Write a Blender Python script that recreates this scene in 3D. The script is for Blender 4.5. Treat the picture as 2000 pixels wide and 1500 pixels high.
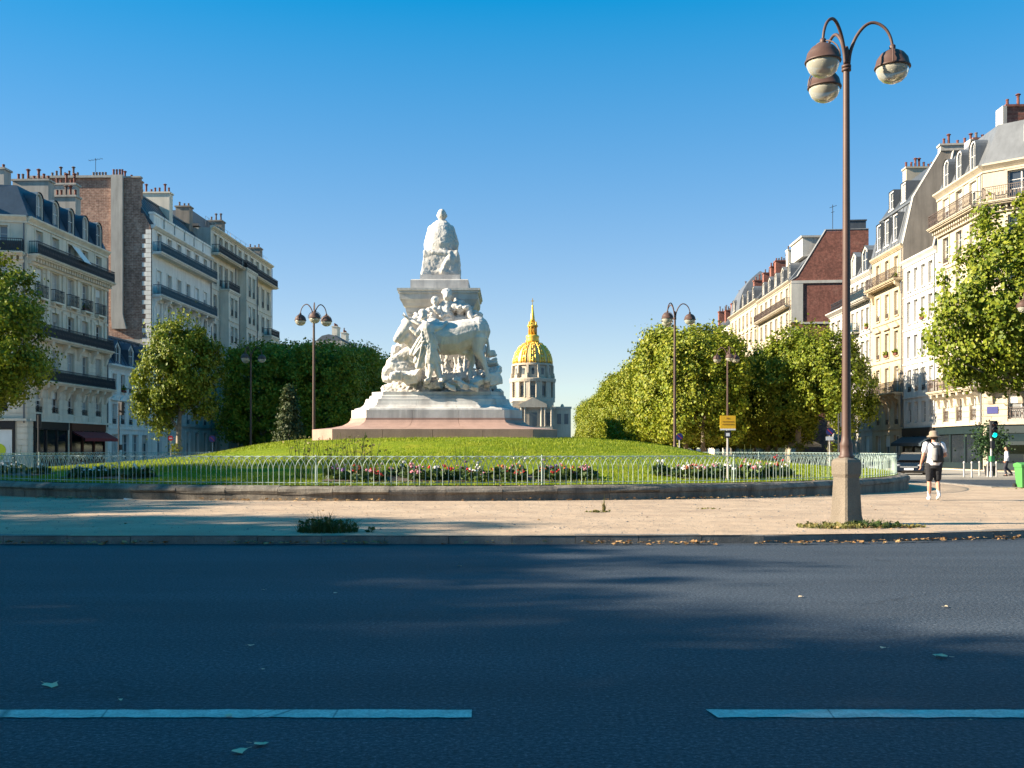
import bpy, math, random
import numpy as np
from mathutils import Vector, Matrix

# ------------------------------------------------------------------ camera, sky, sun, exposure
scene = bpy.context.scene
for _o in list(bpy.data.objects):
    bpy.data.objects.remove(_o)
COL = scene.collection
R = math.radians
H_CAM, F_PX, Y_HOR = 1.5, 2000.0, 876.0

cam_d = bpy.data.cameras.new('camera')
cam_d.sensor_fit = 'HORIZONTAL'; cam_d.sensor_width = 36.0; cam_d.lens = 36.0
cam_d.shift_y = 126.0 / 2000.0
cam_d.clip_start = 0.1; cam_d.clip_end = 6000
cam = bpy.data.objects.new('camera', cam_d); COL.objects.link(cam)
cam.location = (0, 0, H_CAM); cam.rotation_euler = (R(90), 0, 0)
scene.camera = cam

SUN_EL, SUN_BETA = 25.0, 85.0          # elevation; angle from straight behind the camera towards the left
_ce = math.cos(R(SUN_EL))
TO_SUN = Vector((-math.sin(R(SUN_BETA)) * _ce, -math.cos(R(SUN_BETA)) * _ce, math.sin(R(SUN_EL))))
world = bpy.data.worlds.new('World'); scene.world = world; world.use_nodes = True
wn = world.node_tree.nodes; wl = world.node_tree.links
sky = wn.new('ShaderNodeTexSky'); sky.sky_type = 'NISHITA'; sky.sun_disc = False
sky.sun_elevation = R(SUN_EL); sky.sun_rotation = R(180.0 + SUN_BETA)
sky.altitude = 0; sky.air_density = 1.0; sky.dust_density = 0.0; sky.ozone_density = 3.0
hsv = wn.new('ShaderNodeHueSaturation'); hsv.inputs['Saturation'].default_value = 1.19; hsv.inputs['Hue'].default_value = 0.521
gam = wn.new('ShaderNodeGamma'); gam.inputs['Gamma'].default_value = 0.45
bg = wn['Background']; bg.inputs['Strength'].default_value = 0.125
hsv0 = wn.new('ShaderNodeHueSaturation'); hsv0.inputs['Saturation'].default_value = 1.42
wl.new(sky.outputs[0], hsv0.inputs['Color']); wl.new(hsv0.outputs[0], gam.inputs['Color']); wl.new(gam.outputs[0], hsv.inputs['Color']); wl.new(hsv.outputs[0], bg.inputs['Color'])

sun_d = bpy.data.lights.new('sun', 'SUN'); sun_d.energy = 5.0; sun_d.angle = R(0.53); sun_d.color = (1.0, 0.86, 0.66)
sun = bpy.data.objects.new('sun', sun_d); COL.objects.link(sun)
sun.rotation_euler = TO_SUN.to_track_quat('Z', 'Y').to_euler(); sun.location = (-60, -10, 60)

scene.view_settings.view_transform = 'Standard'; scene.view_settings.look = 'None'
scene.view_settings.exposure = 1.75; scene.view_settings.gamma = 1.0; scene.view_settings.use_curve_mapping = False
scene.render.engine = 'CYCLES'
scene.cycles.use_denoising = True
scene.cycles.max_bounces = 6; scene.cycles.diffuse_bounces = 2; scene.cycles.glossy_bounces = 2
scene.cycles.transmission_bounces = 3; scene.cycles.transparent_max_bounces = 4

RNG = random.Random(7)
NP = np.random.default_rng(11)

# ------------------------------------------------------------------ helpers
def zy(y, D): return H_CAM + (Y_HOR - y) * D / F_PX        # height of a point seen at row y at distance D
def xx(x, D): return (x - 1000.0) * D / F_PX
def gz(x, y):                                              # lie of the ground: it falls a little beyond the island
    return -0.006 * min(max(y - 30.0, 0.0), 80.0)

def link(o, parent=None):
    COL.objects.link(o)
    if parent is not None: o.parent = parent
    return o
def tag(o, label=None, cat=None, group=None, kind=None):
    if label: o['label'] = label
    if cat: o['category'] = cat
    if group: o['group'] = group
    if kind: o['kind'] = kind
    return o
def empty(name, loc=(0, 0, 0), rz=0.0):
    o = bpy.data.objects.new(name, None); o.empty_display_size = 0.3
    link(o); o.location = loc; o.rotation_euler = (0, 0, rz); return o
def inst(name, mesh, parent=None, loc=(0, 0, 0), rot=(0, 0, 0), scale=None):
    o = bpy.data.objects.new(name, mesh); link(o, parent)
    o.location = loc; o.rotation_euler = rot
    if scale is not None: o.scale = scale if hasattr(scale, '__len__') else (scale,) * 3
    return o
def copy_tree(o, parent=None):
    c = o.copy(); COL.objects.link(c); c.parent = parent
    for ch in list(o.children): copy_tree(ch, c)
    return c

class MB:
    """collects shapes into one mesh"""
    def __init__(s): s.v = []; s.f = []; s.m = []; s.cur = 0
    def add(s, vs, fs):
        b = len(s.v); s.v.extend([tuple(p) for p in vs])
        s.f.extend([tuple(b + i for i in f) for f in fs]); s.m.extend([s.cur] * len(fs)); return s
    def box(s, x0, y0, z0, x1, y1, z1):
        if x0 > x1: x0, x1 = x1, x0
        if y0 > y1: y0, y1 = y1, y0
        if z0 > z1: z0, z1 = z1, z0
        return s.add([(x0, y0, z0), (x1, y0, z0), (x1, y1, z0), (x0, y1, z0), (x0, y0, z1), (x1, y0, z1), (x1, y1, z1), (x0, y1, z1)],
                     [(0, 3, 2, 1), (4, 5, 6, 7), (0, 1, 5, 4), (1, 2, 6, 5), (2, 3, 7, 6), (3, 0, 4, 7)])
    def obox(s, c, sx, sy, sz, rz=0.0):
        M = Matrix.Rotation(rz, 4, 'Z'); b = MB().box(-sx / 2, -sy / 2, -sz / 2, sx / 2, sy / 2, sz / 2)
        return s.add([Vector(c) + M @ Vector(p) for p in b.v], b.f)
    def quad(s, a, b, c, d): return s.add([a, b, c, d], [(0, 1, 2, 3)])
    def prism(s, poly, z0, z1):
        n = len(poly)
        return s.add([(p[0], p[1], z0) for p in poly] + [(p[0], p[1], z1) for p in poly],
                     [tuple(range(n - 1, -1, -1)), tuple(range(n, 2 * n))] + [(i, (i + 1) % n, n + (i + 1) % n, n + i) for i in range(n)])
    def extrude_x(s, prof, x0, x1):                        # profile of (y, z), drawn counter-clockwise seen from +x
        n = len(prof)
        return s.add([(x0, p[0], p[1]) for p in prof] + [(x1, p[0], p[1]) for p in prof],
                     [tuple(range(n - 1, -1, -1)), tuple(range(n, 2 * n))] + [(i, (i + 1) % n, n + (i + 1) % n, n + i) for i in range(n)])
    def tube(s, pts, r, n=6, cap=True):
        pts = [Vector(p) for p in pts]; k = len(pts)
        rs = r if hasattr(r, '__len__') else [r] * k
        vs = []; up = None
        for i, p in enumerate(pts):
            d = (pts[min(i + 1, k - 1)] - pts[max(i - 1, 0)]).normalized()
            if up is None: up = Vector((0, 0, 1)) if abs(d.z) < 0.9 else Vector((1, 0, 0))
            a = d.cross(up)
            if a.length < 1e-4: a = d.cross(Vector((0, 1, 0)))
            a.normalize(); b = a.cross(d).normalized(); up = b
            for j in range(n):
                t = 2 * math.pi * j / n
                vs.append(p + a * (math.cos(t) * rs[i]) + b * (math.sin(t) * rs[i]))
        fs = [(i * n + j, i * n + (j + 1) % n, (i + 1) * n + (j + 1) % n, (i + 1) * n + j) for i in range(k - 1) for j in range(n)]
        if cap: fs += [tuple(range(n - 1, -1, -1)), tuple((k - 1) * n + j for j in range(n))]
        return s.add(vs, fs)
    def lathe(s, prof, n=16, c=(0, 0, 0), sx=1.0, sy=1.0):  # profile of (r, z)
        k = len(prof); vs = []
        for r, z in prof:
            for j in range(n):
                t = 2 * math.pi * j / n
                vs.append((c[0] + r * sx * math.cos(t), c[1] + r * sy * math.sin(t), c[2] + z))
        fs = [(i * n + j, i * n + (j + 1) % n, (i + 1) * n + (j + 1) % n, (i + 1) * n + j) for i in range(k - 1) for j in range(n)]
        fs += [tuple(range(n - 1, -1, -1)), tuple((k - 1) * n + j for j in range(n))]
        return s.add(vs, fs)
    def loft(s, secs, n=32):                               # sections of (z, cx, cy, rx, ry)
        vs = []; k = len(secs)
        for z, cx, cy, rx, ry in secs:
            for j in range(n):
                t = 2 * math.pi * j / n
                vs.append((cx + rx * math.cos(t), cy + ry * math.sin(t), z))
        fs = [(i * n + j, i * n + (j + 1) % n, (i + 1) * n + (j + 1) % n, (i + 1) * n + j) for i in range(k - 1) for j in range(n)]
        fs += [tuple(range(n - 1, -1, -1)), tuple((k - 1) * n + j for j in range(n))]
        return s.add(vs, fs)
    def ball(s, c, rad, rot=None, nu=12, nv=8):
        rx, ry, rz = rad if hasattr(rad, '__len__') else (rad,) * 3
        M = rot.to_matrix() if rot is not None else Matrix.Identity(3)
        c = Vector(c); vs = [c + M @ Vector((0, 0, -rz))]
        for i in range(1, nv):
            a = -math.pi / 2 + math.pi * i / nv
            for j in range(nu):
                t = 2 * math.pi * j / nu
                vs.append(c + M @ Vector((rx * math.cos(a) * math.cos(t), ry * math.cos(a) * math.sin(t), rz * math.sin(a))))
        vs.append(c + M @ Vector((0, 0, rz))); L = len(vs) - 1
        fs = [(0, 1 + (j + 1) % nu, 1 + j) for j in range(nu)]
        for i in range(nv - 2):
            for j in range(nu):
                a = 1 + i * nu + j; b = 1 + i * nu + (j + 1) % nu
                fs.append((a, b, b + nu, a + nu))
        o = 1 + (nv - 2) * nu
        fs += [(o + j, o + (j + 1) % nu, L) for j in range(nu)]
        return s.add(vs, fs)
    def capsule(s, p0, r0, p1, r1, n=10):
        p0 = Vector(p0); p1 = Vector(p1); d = p1 - p0
        if d.length < 1e-5: return s.ball(p0, max(r0, r1))
        s.ball(p0, r0 * 0.995, nu=n, nv=6); s.ball(p1, r1 * 0.995, nu=n, nv=6)
        return s.tube([p0, p1], [r0, r1], n)
    def mesh(s, name, mats=None, smooth=False):
        me = bpy.data.meshes.new(name); me.from_pydata(s.v, [], s.f)
        for m in (mats if isinstance(mats, (list, tuple)) else [mats]):
            if m is not None: me.materials.append(m)
        if any(s.m): me.polygons.foreach_set('material_index', s.m)
        if smooth: me.polygons.foreach_set('use_smooth', [True] * len(me.polygons))
        me.update(); return me
    def build(s, name, mats=None, parent=None, loc=(0, 0, 0), rot=(0, 0, 0), smooth=False):
        return inst(name, s.mesh(name, mats, smooth), parent, loc, rot)

def np_mesh(name, V, F, mats, smooth=False):
    """mesh from numpy arrays, all faces with the same corner count"""
    me = bpy.data.meshes.new(name); k = F.shape[1]
    me.vertices.add(len(V)); me.vertices.foreach_set('co', np.asarray(V, np.float32).ravel())
    me.loops.add(F.size); me.loops.foreach_set('vertex_index', F.astype(np.int32).ravel())
    me.polygons.add(len(F)); me.polygons.foreach_set('loop_start', np.arange(0, F.size, k, dtype=np.int32))
    for m in (mats if isinstance(mats, (list, tuple)) else [mats]): me.materials.append(m)
    if smooth: me.polygons.foreach_set('use_smooth', np.ones(len(F), bool))
    me.update(calc_edges=True); me.validate(); return me

_TEX = {}
def clouds(size, depth=2):
    k = (size, depth)
    if k not in _TEX:
        t = bpy.data.textures.new('clouds', 'CLOUDS'); t.noise_scale = size; t.noise_depth = depth; _TEX[k] = t
    return _TEX[k]
def sculpt(name, mb, voxel, mats, smooth=3, disp=(), dec=None):
    """fuse overlapping shapes into one continuous surface"""
    me = mb.mesh(name + '_raw'); o = bpy.data.objects.new(name + '_raw', me); COL.objects.link(o)
    m = o.modifiers.new('r', 'REMESH'); m.mode = 'VOXEL'; m.voxel_size = voxel
    if smooth:
        m = o.modifiers.new('s', 'SMOOTH'); m.iterations = smooth; m.factor = 0.5
    for size, strength in disp:
        m = o.modifiers.new('d', 'DISPLACE'); m.texture = clouds(size); m.texture_coords = 'LOCAL'; m.strength = strength; m.mid_level = 0.5
    if dec:
        m = o.modifiers.new('c', 'DECIMATE'); m.ratio = dec
    dg = bpy.context.evaluated_depsgraph_get(); ev = o.evaluated_get(dg)
    out = bpy.data.meshes.new_from_object(ev); out.name = name
    bpy.data.objects.remove(o); bpy.data.meshes.remove(me)
    out.materials.clear()
    for mm in (mats if isinstance(mats, (list, tuple)) else [mats]): out.materials.append(mm)
    out.polygons.foreach_set('use_smooth', np.ones(len(out.polygons), bool)); out.update()
    return out

# ------------------------------------------------------------------ materials
def new_mat(name):
    m = bpy.data.materials.new(name); m.use_nodes = True
    nt = m.node_tree; return m, nt, nt.nodes['Principled BSDF']
def ramp(nt, fac, stops):
    r = nt.nodes.new('ShaderNodeValToRGB'); nt.links.new(fac, r.inputs['Fac'])
    while len(r.color_ramp.elements) < len(stops): r.color_ramp.elements.new(0.5)
    for e, (p, c) in zip(r.color_ramp.elements, stops): e.position = p; e.color = (*c, 1)
    return r.outputs['Color']
def noise(nt, scale, detail=3.0, rough=0.6, vec=None, stretch=None):
    n = nt.nodes.new('ShaderNodeTexNoise'); n.inputs['Scale'].default_value = scale
    n.inputs['Detail'].default_value = detail; n.inputs['Roughness'].default_value = rough
    if vec is None:
        g = nt.nodes.new('ShaderNodeNewGeometry'); vec = g.outputs['Position']
    if stretch:
        mp = nt.nodes.new('ShaderNodeMapping'); mp.inputs['Scale'].default_value = stretch
        nt.links.new(vec, mp.inputs['Vector']); vec = mp.outputs['Vector']
    nt.links.new(vec, n.inputs['Vector']); return n.outputs['Fac']
def mixc(nt, fac, a, b, mode='MIX'):
    m = nt.nodes.new('ShaderNodeMix'); m.data_type = 'RGBA'; m.blend_type = mode
    for sock, val in ((m.inputs[0], fac), (m.inputs[6], a), (m.inputs[7], b)):
        if hasattr(val, 'links'): nt.links.new(val, sock)
        elif isinstance(val, tuple): sock.default_value = (*val, 1)
        else: sock.default_value = val
    return m.outputs[2]
def bump(nt, p, h, strength=0.3, dist=0.02):
    b = nt.nodes.new('ShaderNodeBump'); b.inputs['Strength'].default_value = strength; b.inputs['Distance'].default_value = dist
    nt.links.new(h, b.inputs['Height']); nt.links.new(b.outputs[0], p.inputs['Normal'])
def shade(c, k): return tuple(min(1, x * k) for x in c)
def surf(name, col, rough=0.8, var=0.15, scale=3.0, streak=0.0, bump_s=0.0, bscale=20.0, metal=0.0, spec=0.4, fine=0.0, dirt=None):
    """a plain surface: base colour broken up by noise, optional vertical rain streaks and fine relief"""
    m, nt, p = new_mat(name)
    c = ramp(nt, noise(nt, scale, 4), [(0.3, shade(col, 1 - var)), (0.7, shade(col, 1 + var))])
    if fine:
        c = mixc(nt, fine, c, ramp(nt, noise(nt, bscale * 2, 2), [(0.35, shade(col, 0.4)), (0.65, shade(col, 1.6))]))
    if streak:
        s = ramp(nt, noise(nt, 1.0, 4, 0.65, stretch=(2.2, 2.2, 0.25)), [(0.42, (0, 0, 0)), (0.68, (1, 1, 1))])
        mm = nt.nodes.new('ShaderNodeMath'); mm.operation = 'MULTIPLY'; mm.inputs[1].default_value = streak
        nt.links.new(s, mm.inputs[0]); c = mixc(nt, mm.outputs[0], c, dirt or shade(col, 0.45))
    nt.links.new(c, p.inputs['Base Color'])
    p.inputs['Roughness'].default_value = rough; p.inputs['Metallic'].default_value = metal
    p.inputs['Specular IOR Level'].default_value = spec
    if bump_s: bump(nt, p, noise(nt, bscale, 4), bump_s)
    return m
def leaf_mat(name, cols, trans=0.35, scale=0.9):
    m, nt, p = new_mat(name)
    g = nt.nodes.new('ShaderNodeNewGeometry')
    n = noise(nt, scale, 2)
    ad = nt.nodes.new('ShaderNodeMath'); ad.operation = 'ADD'
    ml = nt.nodes.new('ShaderNodeMath'); ml.operation = 'MULTIPLY'; ml.inputs[1].default_value = 0.55
    m2 = nt.nodes.new('ShaderNodeMath'); m2.operation = 'MULTIPLY'; m2.inputs[1].default_value = 0.45
    nt.links.new(g.outputs['Random Per Island'], ml.inputs[0]); nt.links.new(n, m2.inputs[0])
    nt.links.new(ml.outputs[0], ad.inputs[0]); nt.links.new(m2.outputs[0], ad.inputs[1])
    k = len(cols)
    c = ramp(nt, ad.outputs[0], [(0.12 + 0.76 * i / (k - 1), cc) for i, cc in enumerate(cols)])
    nt.links.new(c, p.inputs['Base Color']); p.inputs['Roughness'].default_value = 0.55
    p.inputs['Specular IOR Level'].default_value = 0.25
    t = nt.nodes.new('ShaderNodeBsdfTranslucent'); nt.links.new(c, t.inputs['Color'])
    mx = nt.nodes.new('ShaderNodeMixShader'); mx.inputs[0].default_value = trans
    nt.links.new(p.outputs[0], mx.inputs[1]); nt.links.new(t.outputs[0], mx.inputs[2])
    nt.links.new(mx.outputs[0], nt.nodes['Material Output'].inputs['Surface'])
    return m
def brick_mat(name, c1, c2, mortar, scale=1.0):
    m, nt, p = new_mat(name)
    tc = nt.nodes.new('ShaderNodeTexCoord'); sp = nt.nodes.new('ShaderNodeSeparateXYZ'); cb = nt.nodes.new('ShaderNodeCombineXYZ')
    nt.links.new(tc.outputs['Object'], sp.inputs[0])
    nt.links.new(sp.outputs[0], cb.inputs[0]); nt.links.new(sp.outputs[2], cb.inputs[1])
    b = nt.nodes.new('ShaderNodeTexBrick'); nt.links.new(cb.outputs[0], b.inputs['Vector'])
    b.inputs['Scale'].default_value = scale; b.inputs['Brick Width'].default_value = 0.46; b.inputs['Row Height'].default_value = 0.16
    b.inputs['Mortar Size'].default_value = 0.02
    b.inputs['Color1'].default_value = (*c1, 1); b.inputs['Color2'].default_value = (*c2, 1); b.inputs['Mortar'].default_value = (*mortar, 1)
    pat = ramp(nt, noise(nt, 0.55, 5, 0.7), [(0.3, shade(c1, 0.5)), (0.55, shade(c2, 1.0)), (0.75, shade(mortar, 1.25))])
    c = mixc(nt, 0.42, b.outputs['Color'], pat)
    sp2 = ramp(nt, noise(nt, 3.2, 3, 0.7), [(0.35, (0.55, 0.5, 0.5)), (0.65, (1.35, 1.3, 1.3))])
    c = mixc(nt, 0.8, c, sp2, 'MULTIPLY')
    nt.links.new(c, p.inputs['Base Color']); p.inputs['Roughness'].default_value = 0.9
    bump(nt, p, b.outputs['Fac'], 0.25, -0.02); return m
def glass_mat(name, col, rough=0.08, curtain=None):
    m, nt, p = new_mat(name)
    if curtain:
        oi = nt.nodes.new('ShaderNodeObjectInfo')
        c = ramp(nt, oi.outputs['Random'], [(0.0, col), (0.45, col), (0.55, curtain), (1.0, shade(curtain, 0.8))])
        nt.links.new(c, p.inputs['Base Color'])
    else: p.inputs['Base Color'].default_value = (*col, 1)
    p.inputs['Roughness'].default_value = rough; p.inputs['Specular IOR Level'].default_value = 0.6
    return m

M = {}
def asphalt():
    m, nt, p = new_mat('asphalt')
    c = ramp(nt, noise(nt, 34, 4, 0.85), [(0.36, (0.006, 0.010, 0.016)), (0.50, (0.030, 0.041, 0.058)), (0.60, (0.070, 0.086, 0.108)), (0.72, (0.19, 0.21, 0.235))])
    c = mixc(nt, 0.7, c, ramp(nt, noise(nt, 0.5, 5, 0.6, stretch=(0.35, 1.3, 1)), [(0.3, (0.68, 0.69, 0.71)), (0.7, (1.25, 1.24, 1.22))]), 'MULTIPLY')
    c = mixc(nt, 0.8, c, ramp(nt, noise(nt, 1.0, 4, 0.6, stretch=(0.05, 0.9, 1)), [(0.35, (0.78, 0.79, 0.80)), (0.65, (1.18, 1.17, 1.16))]), 'MULTIPLY')
    cr = nt.nodes.new('ShaderNodeTexVoronoi'); cr.feature = 'DISTANCE_TO_EDGE'; cr.inputs['Scale'].default_value = 0.22
    g = nt.nodes.new('ShaderNodeNewGeometry'); dv = nt.nodes.new('ShaderNodeVectorMath'); dv.operation = 'MULTIPLY_ADD'
    nn = nt.nodes.new('ShaderNodeTexNoise'); nn.inputs['Scale'].default_value = 1.4; nn.inputs['Detail'].default_value = 5
    nt.links.new(g.outputs['Position'], nn.inputs['Vector']); nt.links.new(nn.outputs['Color'], dv.inputs[0])
    dv.inputs[1].default_value = (1.6, 1.6, 0); nt.links.new(g.outputs['Position'], dv.inputs[2]); nt.links.new(dv.outputs[0], cr.inputs['Vector'])
    c = mixc(nt, 0.55, c, ramp(nt, cr.outputs['Distance'], [(0.0, (0.35, 0.35, 0.36)), (0.0035, (1, 1, 1))]), 'MULTIPLY')
    nt.links.new(c, p.inputs['Base Color']); p.inputs['Roughness'].default_value = 0.72; p.inputs['Specular IOR Level'].default_value = 0.35
    bump(nt, p, noise(nt, 45, 3), 0.9, 0.012); return m
M['asphalt'] = asphalt()
def sand_m():
    m, nt, p = new_mat('sand')
    c = ramp(nt, noise(nt, 0.9, 5, 0.65, stretch=(0.8, 1.1, 1)), [(0.28, (0.29, 0.21, 0.15)), (0.5, (0.40, 0.295, 0.205)), (0.75, (0.475, 0.36, 0.26))])
    c = mixc(nt, 0.55, c, ramp(nt, noise(nt, 45, 3, 0.75), [(0.33, (0.5, 0.48, 0.46)), (0.6, (1.15, 1.12, 1.1))]), 'MULTIPLY')
    nt.links.new(c, p.inputs['Base Color']); p.inputs['Roughness'].default_value = 0.95
    h = nt.nodes.new('ShaderNodeMath'); h.operation = 'ADD'
    nt.links.new(noise(nt, 2.2, 5), h.inputs[0])
    m3 = nt.nodes.new('ShaderNodeMath'); m3.operation = 'MULTIPLY'; m3.inputs[1].default_value = 0.25
    nt.links.new(noise(nt, 40, 3), m3.inputs[0]); nt.links.new(m3.outputs[0], h.inputs[1])
    bump(nt, p, h.outputs[0], 0.8, 0.06); return m
M['sand'] = sand_m()
M['paving'] = surf('paving', (0.30, 0.275, 0.24), 0.85, 0.12, 1.2, bump_s=0.2, bscale=6)
M['granite'] = surf('granite', (0.17, 0.16, 0.15), 0.8, 0.3, 1.3, bump_s=0.35, bscale=35, fine=0.35, streak=0.6, dirt=(0.05, 0.048, 0.046))  # dark base and grime streaks also stand in for shade on the kerb face
M['wallstone'] = surf('wallstone', (0.19, 0.165, 0.135), 0.9, 0.3, 1.6, bump_s=0.6, bscale=14, fine=0.3, streak=0.75, dirt=(0.04, 0.036, 0.034))
M['pedestal'] = surf('pedestal', (0.18, 0.15, 0.118), 0.9, 0.18, 3.0, bump_s=0.5, bscale=30, fine=0.3, streak=0.4)
M['marble'] = surf('marble', (0.52, 0.50, 0.475), 0.6, 0.12, 1.5, bump_s=0.25, bscale=9, streak=0.6, dirt=(0.20, 0.185, 0.18))
M['marble_carved'] = surf('marble_carved', (0.60, 0.57, 0.53), 0.65, 0.12, 2.0, bump_s=0.7, bscale=9, streak=0.4, dirt=(0.19, 0.17, 0.155))
M['pink_granite'] = surf('pink_granite', (0.35, 0.225, 0.18), 0.7, 0.12, 2.0, bump_s=0.2, bscale=25, fine=0.2, streak=0.35)
M['gold'] = surf('gold', (0.90, 0.50, 0.075), 0.4, 0.15, 0.3, metal=0.45)
M['dome_lead'] = surf('dome_lead', (0.54, 0.385, 0.17), 0.5, 0.2, 0.3, metal=0.25)
M['church'] = surf('church', (0.48, 0.41, 0.32), 0.85, 0.12, 0.12, streak=0.35)
M['church_dark'] = glass_mat('church_dark', (0.07, 0.09, 0.10), 0.3)
for k, c in {'cream': (0.72, 0.645, 0.53), 'cream2': (0.70, 0.635, 0.53), 'pale': (0.66, 0.62, 0.555), 'white': (0.76, 0.735, 0.69), 'white_shade_lifted': (0.80, 0.775, 0.73), 'yellow': (0.62, 0.50, 0.335),
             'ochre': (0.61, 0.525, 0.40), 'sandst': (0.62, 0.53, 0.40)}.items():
    c = shade(c, .98 if k in ('cream', 'cream2', 'white_shade_lifted') else .74); M[k] = surf('stone_' + k, c, 0.88, 0.09, 0.9, streak=0.4, bump_s=0.15, bscale=8, dirt=shade(c, 0.6))  # creams and the left row's white lightened to make up for standing in shade
M['render_grey'] = surf('render_grey', (0.26, 0.225, 0.19), 0.95, 0.18, 0.4, streak=0.5, bump_s=0.2, bscale=3)
M['render_pale'] = surf('render_pale', (0.42, 0.395, 0.36), 0.95, 0.12, 0.5, streak=0.5)
M['brick_pale'] = brick_mat('brick_pale', (0.25, 0.12, 0.085), (0.36, 0.21, 0.15), (0.46, 0.37, 0.30))
M['brick_red'] = brick_mat('brick_red', (0.17, 0.062, 0.045), (0.24, 0.085, 0.06), (0.22, 0.12, 0.09))
M['slate'] = surf('slate', (0.042, 0.07, 0.105), 0.55, 0.18, 1.5, bump_s=0.25, bscale=5)
M['zinc'] = surf('zinc', (0.135, 0.145, 0.16), 0.5, 0.12, 1.0, metal=0.2, streak=0.3)
M['zinc_dark'] = surf('zinc_dark', (0.07, 0.08, 0.095), 0.5, 0.15, 1.0, metal=0.2, streak=0.3)
M['pot'] = surf('pot', (0.13, 0.045, 0.034), 0.85, 0.25, 2.0)
M['pot_dark'] = surf('pot_dark', (0.10, 0.075, 0.07), 0.85, 0.25, 2.0)
M['frame'] = surf('frame', (0.55, 0.54, 0.52), 0.6, 0.04, 2.0)
M['glass'] = glass_mat('glass', (0.035, 0.045, 0.06), 0.06, (0.42, 0.42, 0.41))
M['glass_pale'] = glass_mat('glass_pale', (0.20, 0.22, 0.24), 0.08, (0.52, 0.51, 0.49))
M['glass_dark'] = glass_mat('glass_dark', (0.015, 0.02, 0.026), 0.06)
M['iron'] = surf('iron', (0.022, 0.023, 0.026), 0.5, 0.2, 3.0)
M['iron_brown'] = surf('iron_brown', (0.085, 0.06, 0.05), 0.55, 0.2, 3.0)
M['blue_panel'] = surf('blue_panel', (0.035, 0.085, 0.12), 0.6, 0.15, 2.0)
M['awning_dark'] = surf('awning_dark', (0.03, 0.045, 0.06), 0.8, 0.15, 2.0)
M['awning_red'] = surf('awning_red', (0.22, 0.03, 0.03), 0.8, 0.15, 2.0)
M['shop_green'] = surf('shop_green', (0.008, 0.019, 0.023), 0.5, 0.15, 2.0)
M['shop_black'] = surf('shop_black', (0.014, 0.014, 0.017), 0.45, 0.15, 2.0)
M['shop_brown'] = surf('shop_brown', (0.10, 0.035, 0.022), 0.5, 0.15, 2.0)
M['blind_white'] = surf('blind_white', (0.72, 0.72, 0.70), 0.8, 0.05, 2.0)
M['poster'] = surf('poster', (0.55, 0.60, 0.03), 0.6, 0.1, 2.0)
M['lamp_metal'] = surf('lamp_metal', (0.078, 0.043, 0.033), 0.55, 0.15, 4.0, fine=0.1)
def lamp_glass_m():
    m, nt, p = new_mat('lamp_glass'); p.inputs['Base Color'].default_value = (0.62, 0.60, 0.50, 1); p.inputs['Roughness'].default_value = 0.12
    p.inputs['Transmission Weight'].default_value = 0.55; p.inputs['IOR'].default_value = 1.1; return m
M['lamp_glass'] = lamp_glass_m()
M['fence'] = surf('fence', (0.34, 0.42, 0.385), 0.5, 0.1, 4.0)
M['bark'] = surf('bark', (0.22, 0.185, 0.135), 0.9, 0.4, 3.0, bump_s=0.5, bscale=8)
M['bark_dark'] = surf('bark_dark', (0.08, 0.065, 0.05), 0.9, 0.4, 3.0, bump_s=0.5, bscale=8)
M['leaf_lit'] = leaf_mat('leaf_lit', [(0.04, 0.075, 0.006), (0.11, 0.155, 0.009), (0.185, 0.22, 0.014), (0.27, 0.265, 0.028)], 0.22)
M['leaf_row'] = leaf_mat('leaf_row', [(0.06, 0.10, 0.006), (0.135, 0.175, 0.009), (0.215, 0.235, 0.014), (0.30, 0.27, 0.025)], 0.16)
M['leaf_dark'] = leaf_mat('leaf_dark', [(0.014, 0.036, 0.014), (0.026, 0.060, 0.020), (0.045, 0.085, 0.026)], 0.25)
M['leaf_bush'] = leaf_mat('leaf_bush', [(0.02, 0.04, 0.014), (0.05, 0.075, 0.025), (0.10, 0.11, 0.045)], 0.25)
M['weed'] = leaf_mat('weed', [(0.025, 0.05, 0.012), (0.05, 0.085, 0.02), (0.10, 0.10, 0.035)], 0.25, 3.0)
M['dry_weed'] = leaf_mat('dry_weed', [(0.06, 0.085, 0.02), (0.16, 0.15, 0.04), (0.30, 0.23, 0.09)], 0.25, 3.0)
M['bed_leaf'] = leaf_mat('bed_leaf', [(0.02, 0.04, 0.012), (0.05, 0.09, 0.02), (0.11, 0.14, 0.03)], 0.25, 3.0)
M['dead_leaf'] = leaf_mat('dead_leaf', [(0.16, 0.085, 0.03), (0.30, 0.17, 0.07), (0.42, 0.28, 0.13)], 0.1, 6.0)
M['dead_leaf_pale'] = leaf_mat('dead_leaf_pale', [(0.55, 0.42, 0.26), (0.74, 0.60, 0.40)], 0.1, 6.0)
M['grass'] = leaf_mat('grass', [(0.10, 0.16, 0.006), (0.19, 0.24, 0.009), (0.285, 0.305, 0.018)], 0.3, 0.7)
def lawn_m():
    m, nt, p = new_mat('lawn')
    c = ramp(nt, noise(nt, 0.9, 5, 0.65), [(0.3, (0.095, 0.155, 0.006)), (0.50, (0.175, 0.23, 0.010)), (0.68, (0.25, 0.265, 0.02))])
    c = mixc(nt, 0.6, c, ramp(nt, noise(nt, 30, 3, 0.7), [(0.35, (0.5, 0.52, 0.45)), (0.62, (1.2, 1.18, 1.1))]), 'MULTIPLY')
    nt.links.new(c, p.inputs['Base Color']); p.inputs['Roughness'].default_value = 0.9; p.inputs['Specular IOR Level'].default_value = 0.1
    bump(nt, p, noise(nt, 25, 3), 0.8, 0.06); return m
M['lawn'] = lawn_m()
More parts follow.
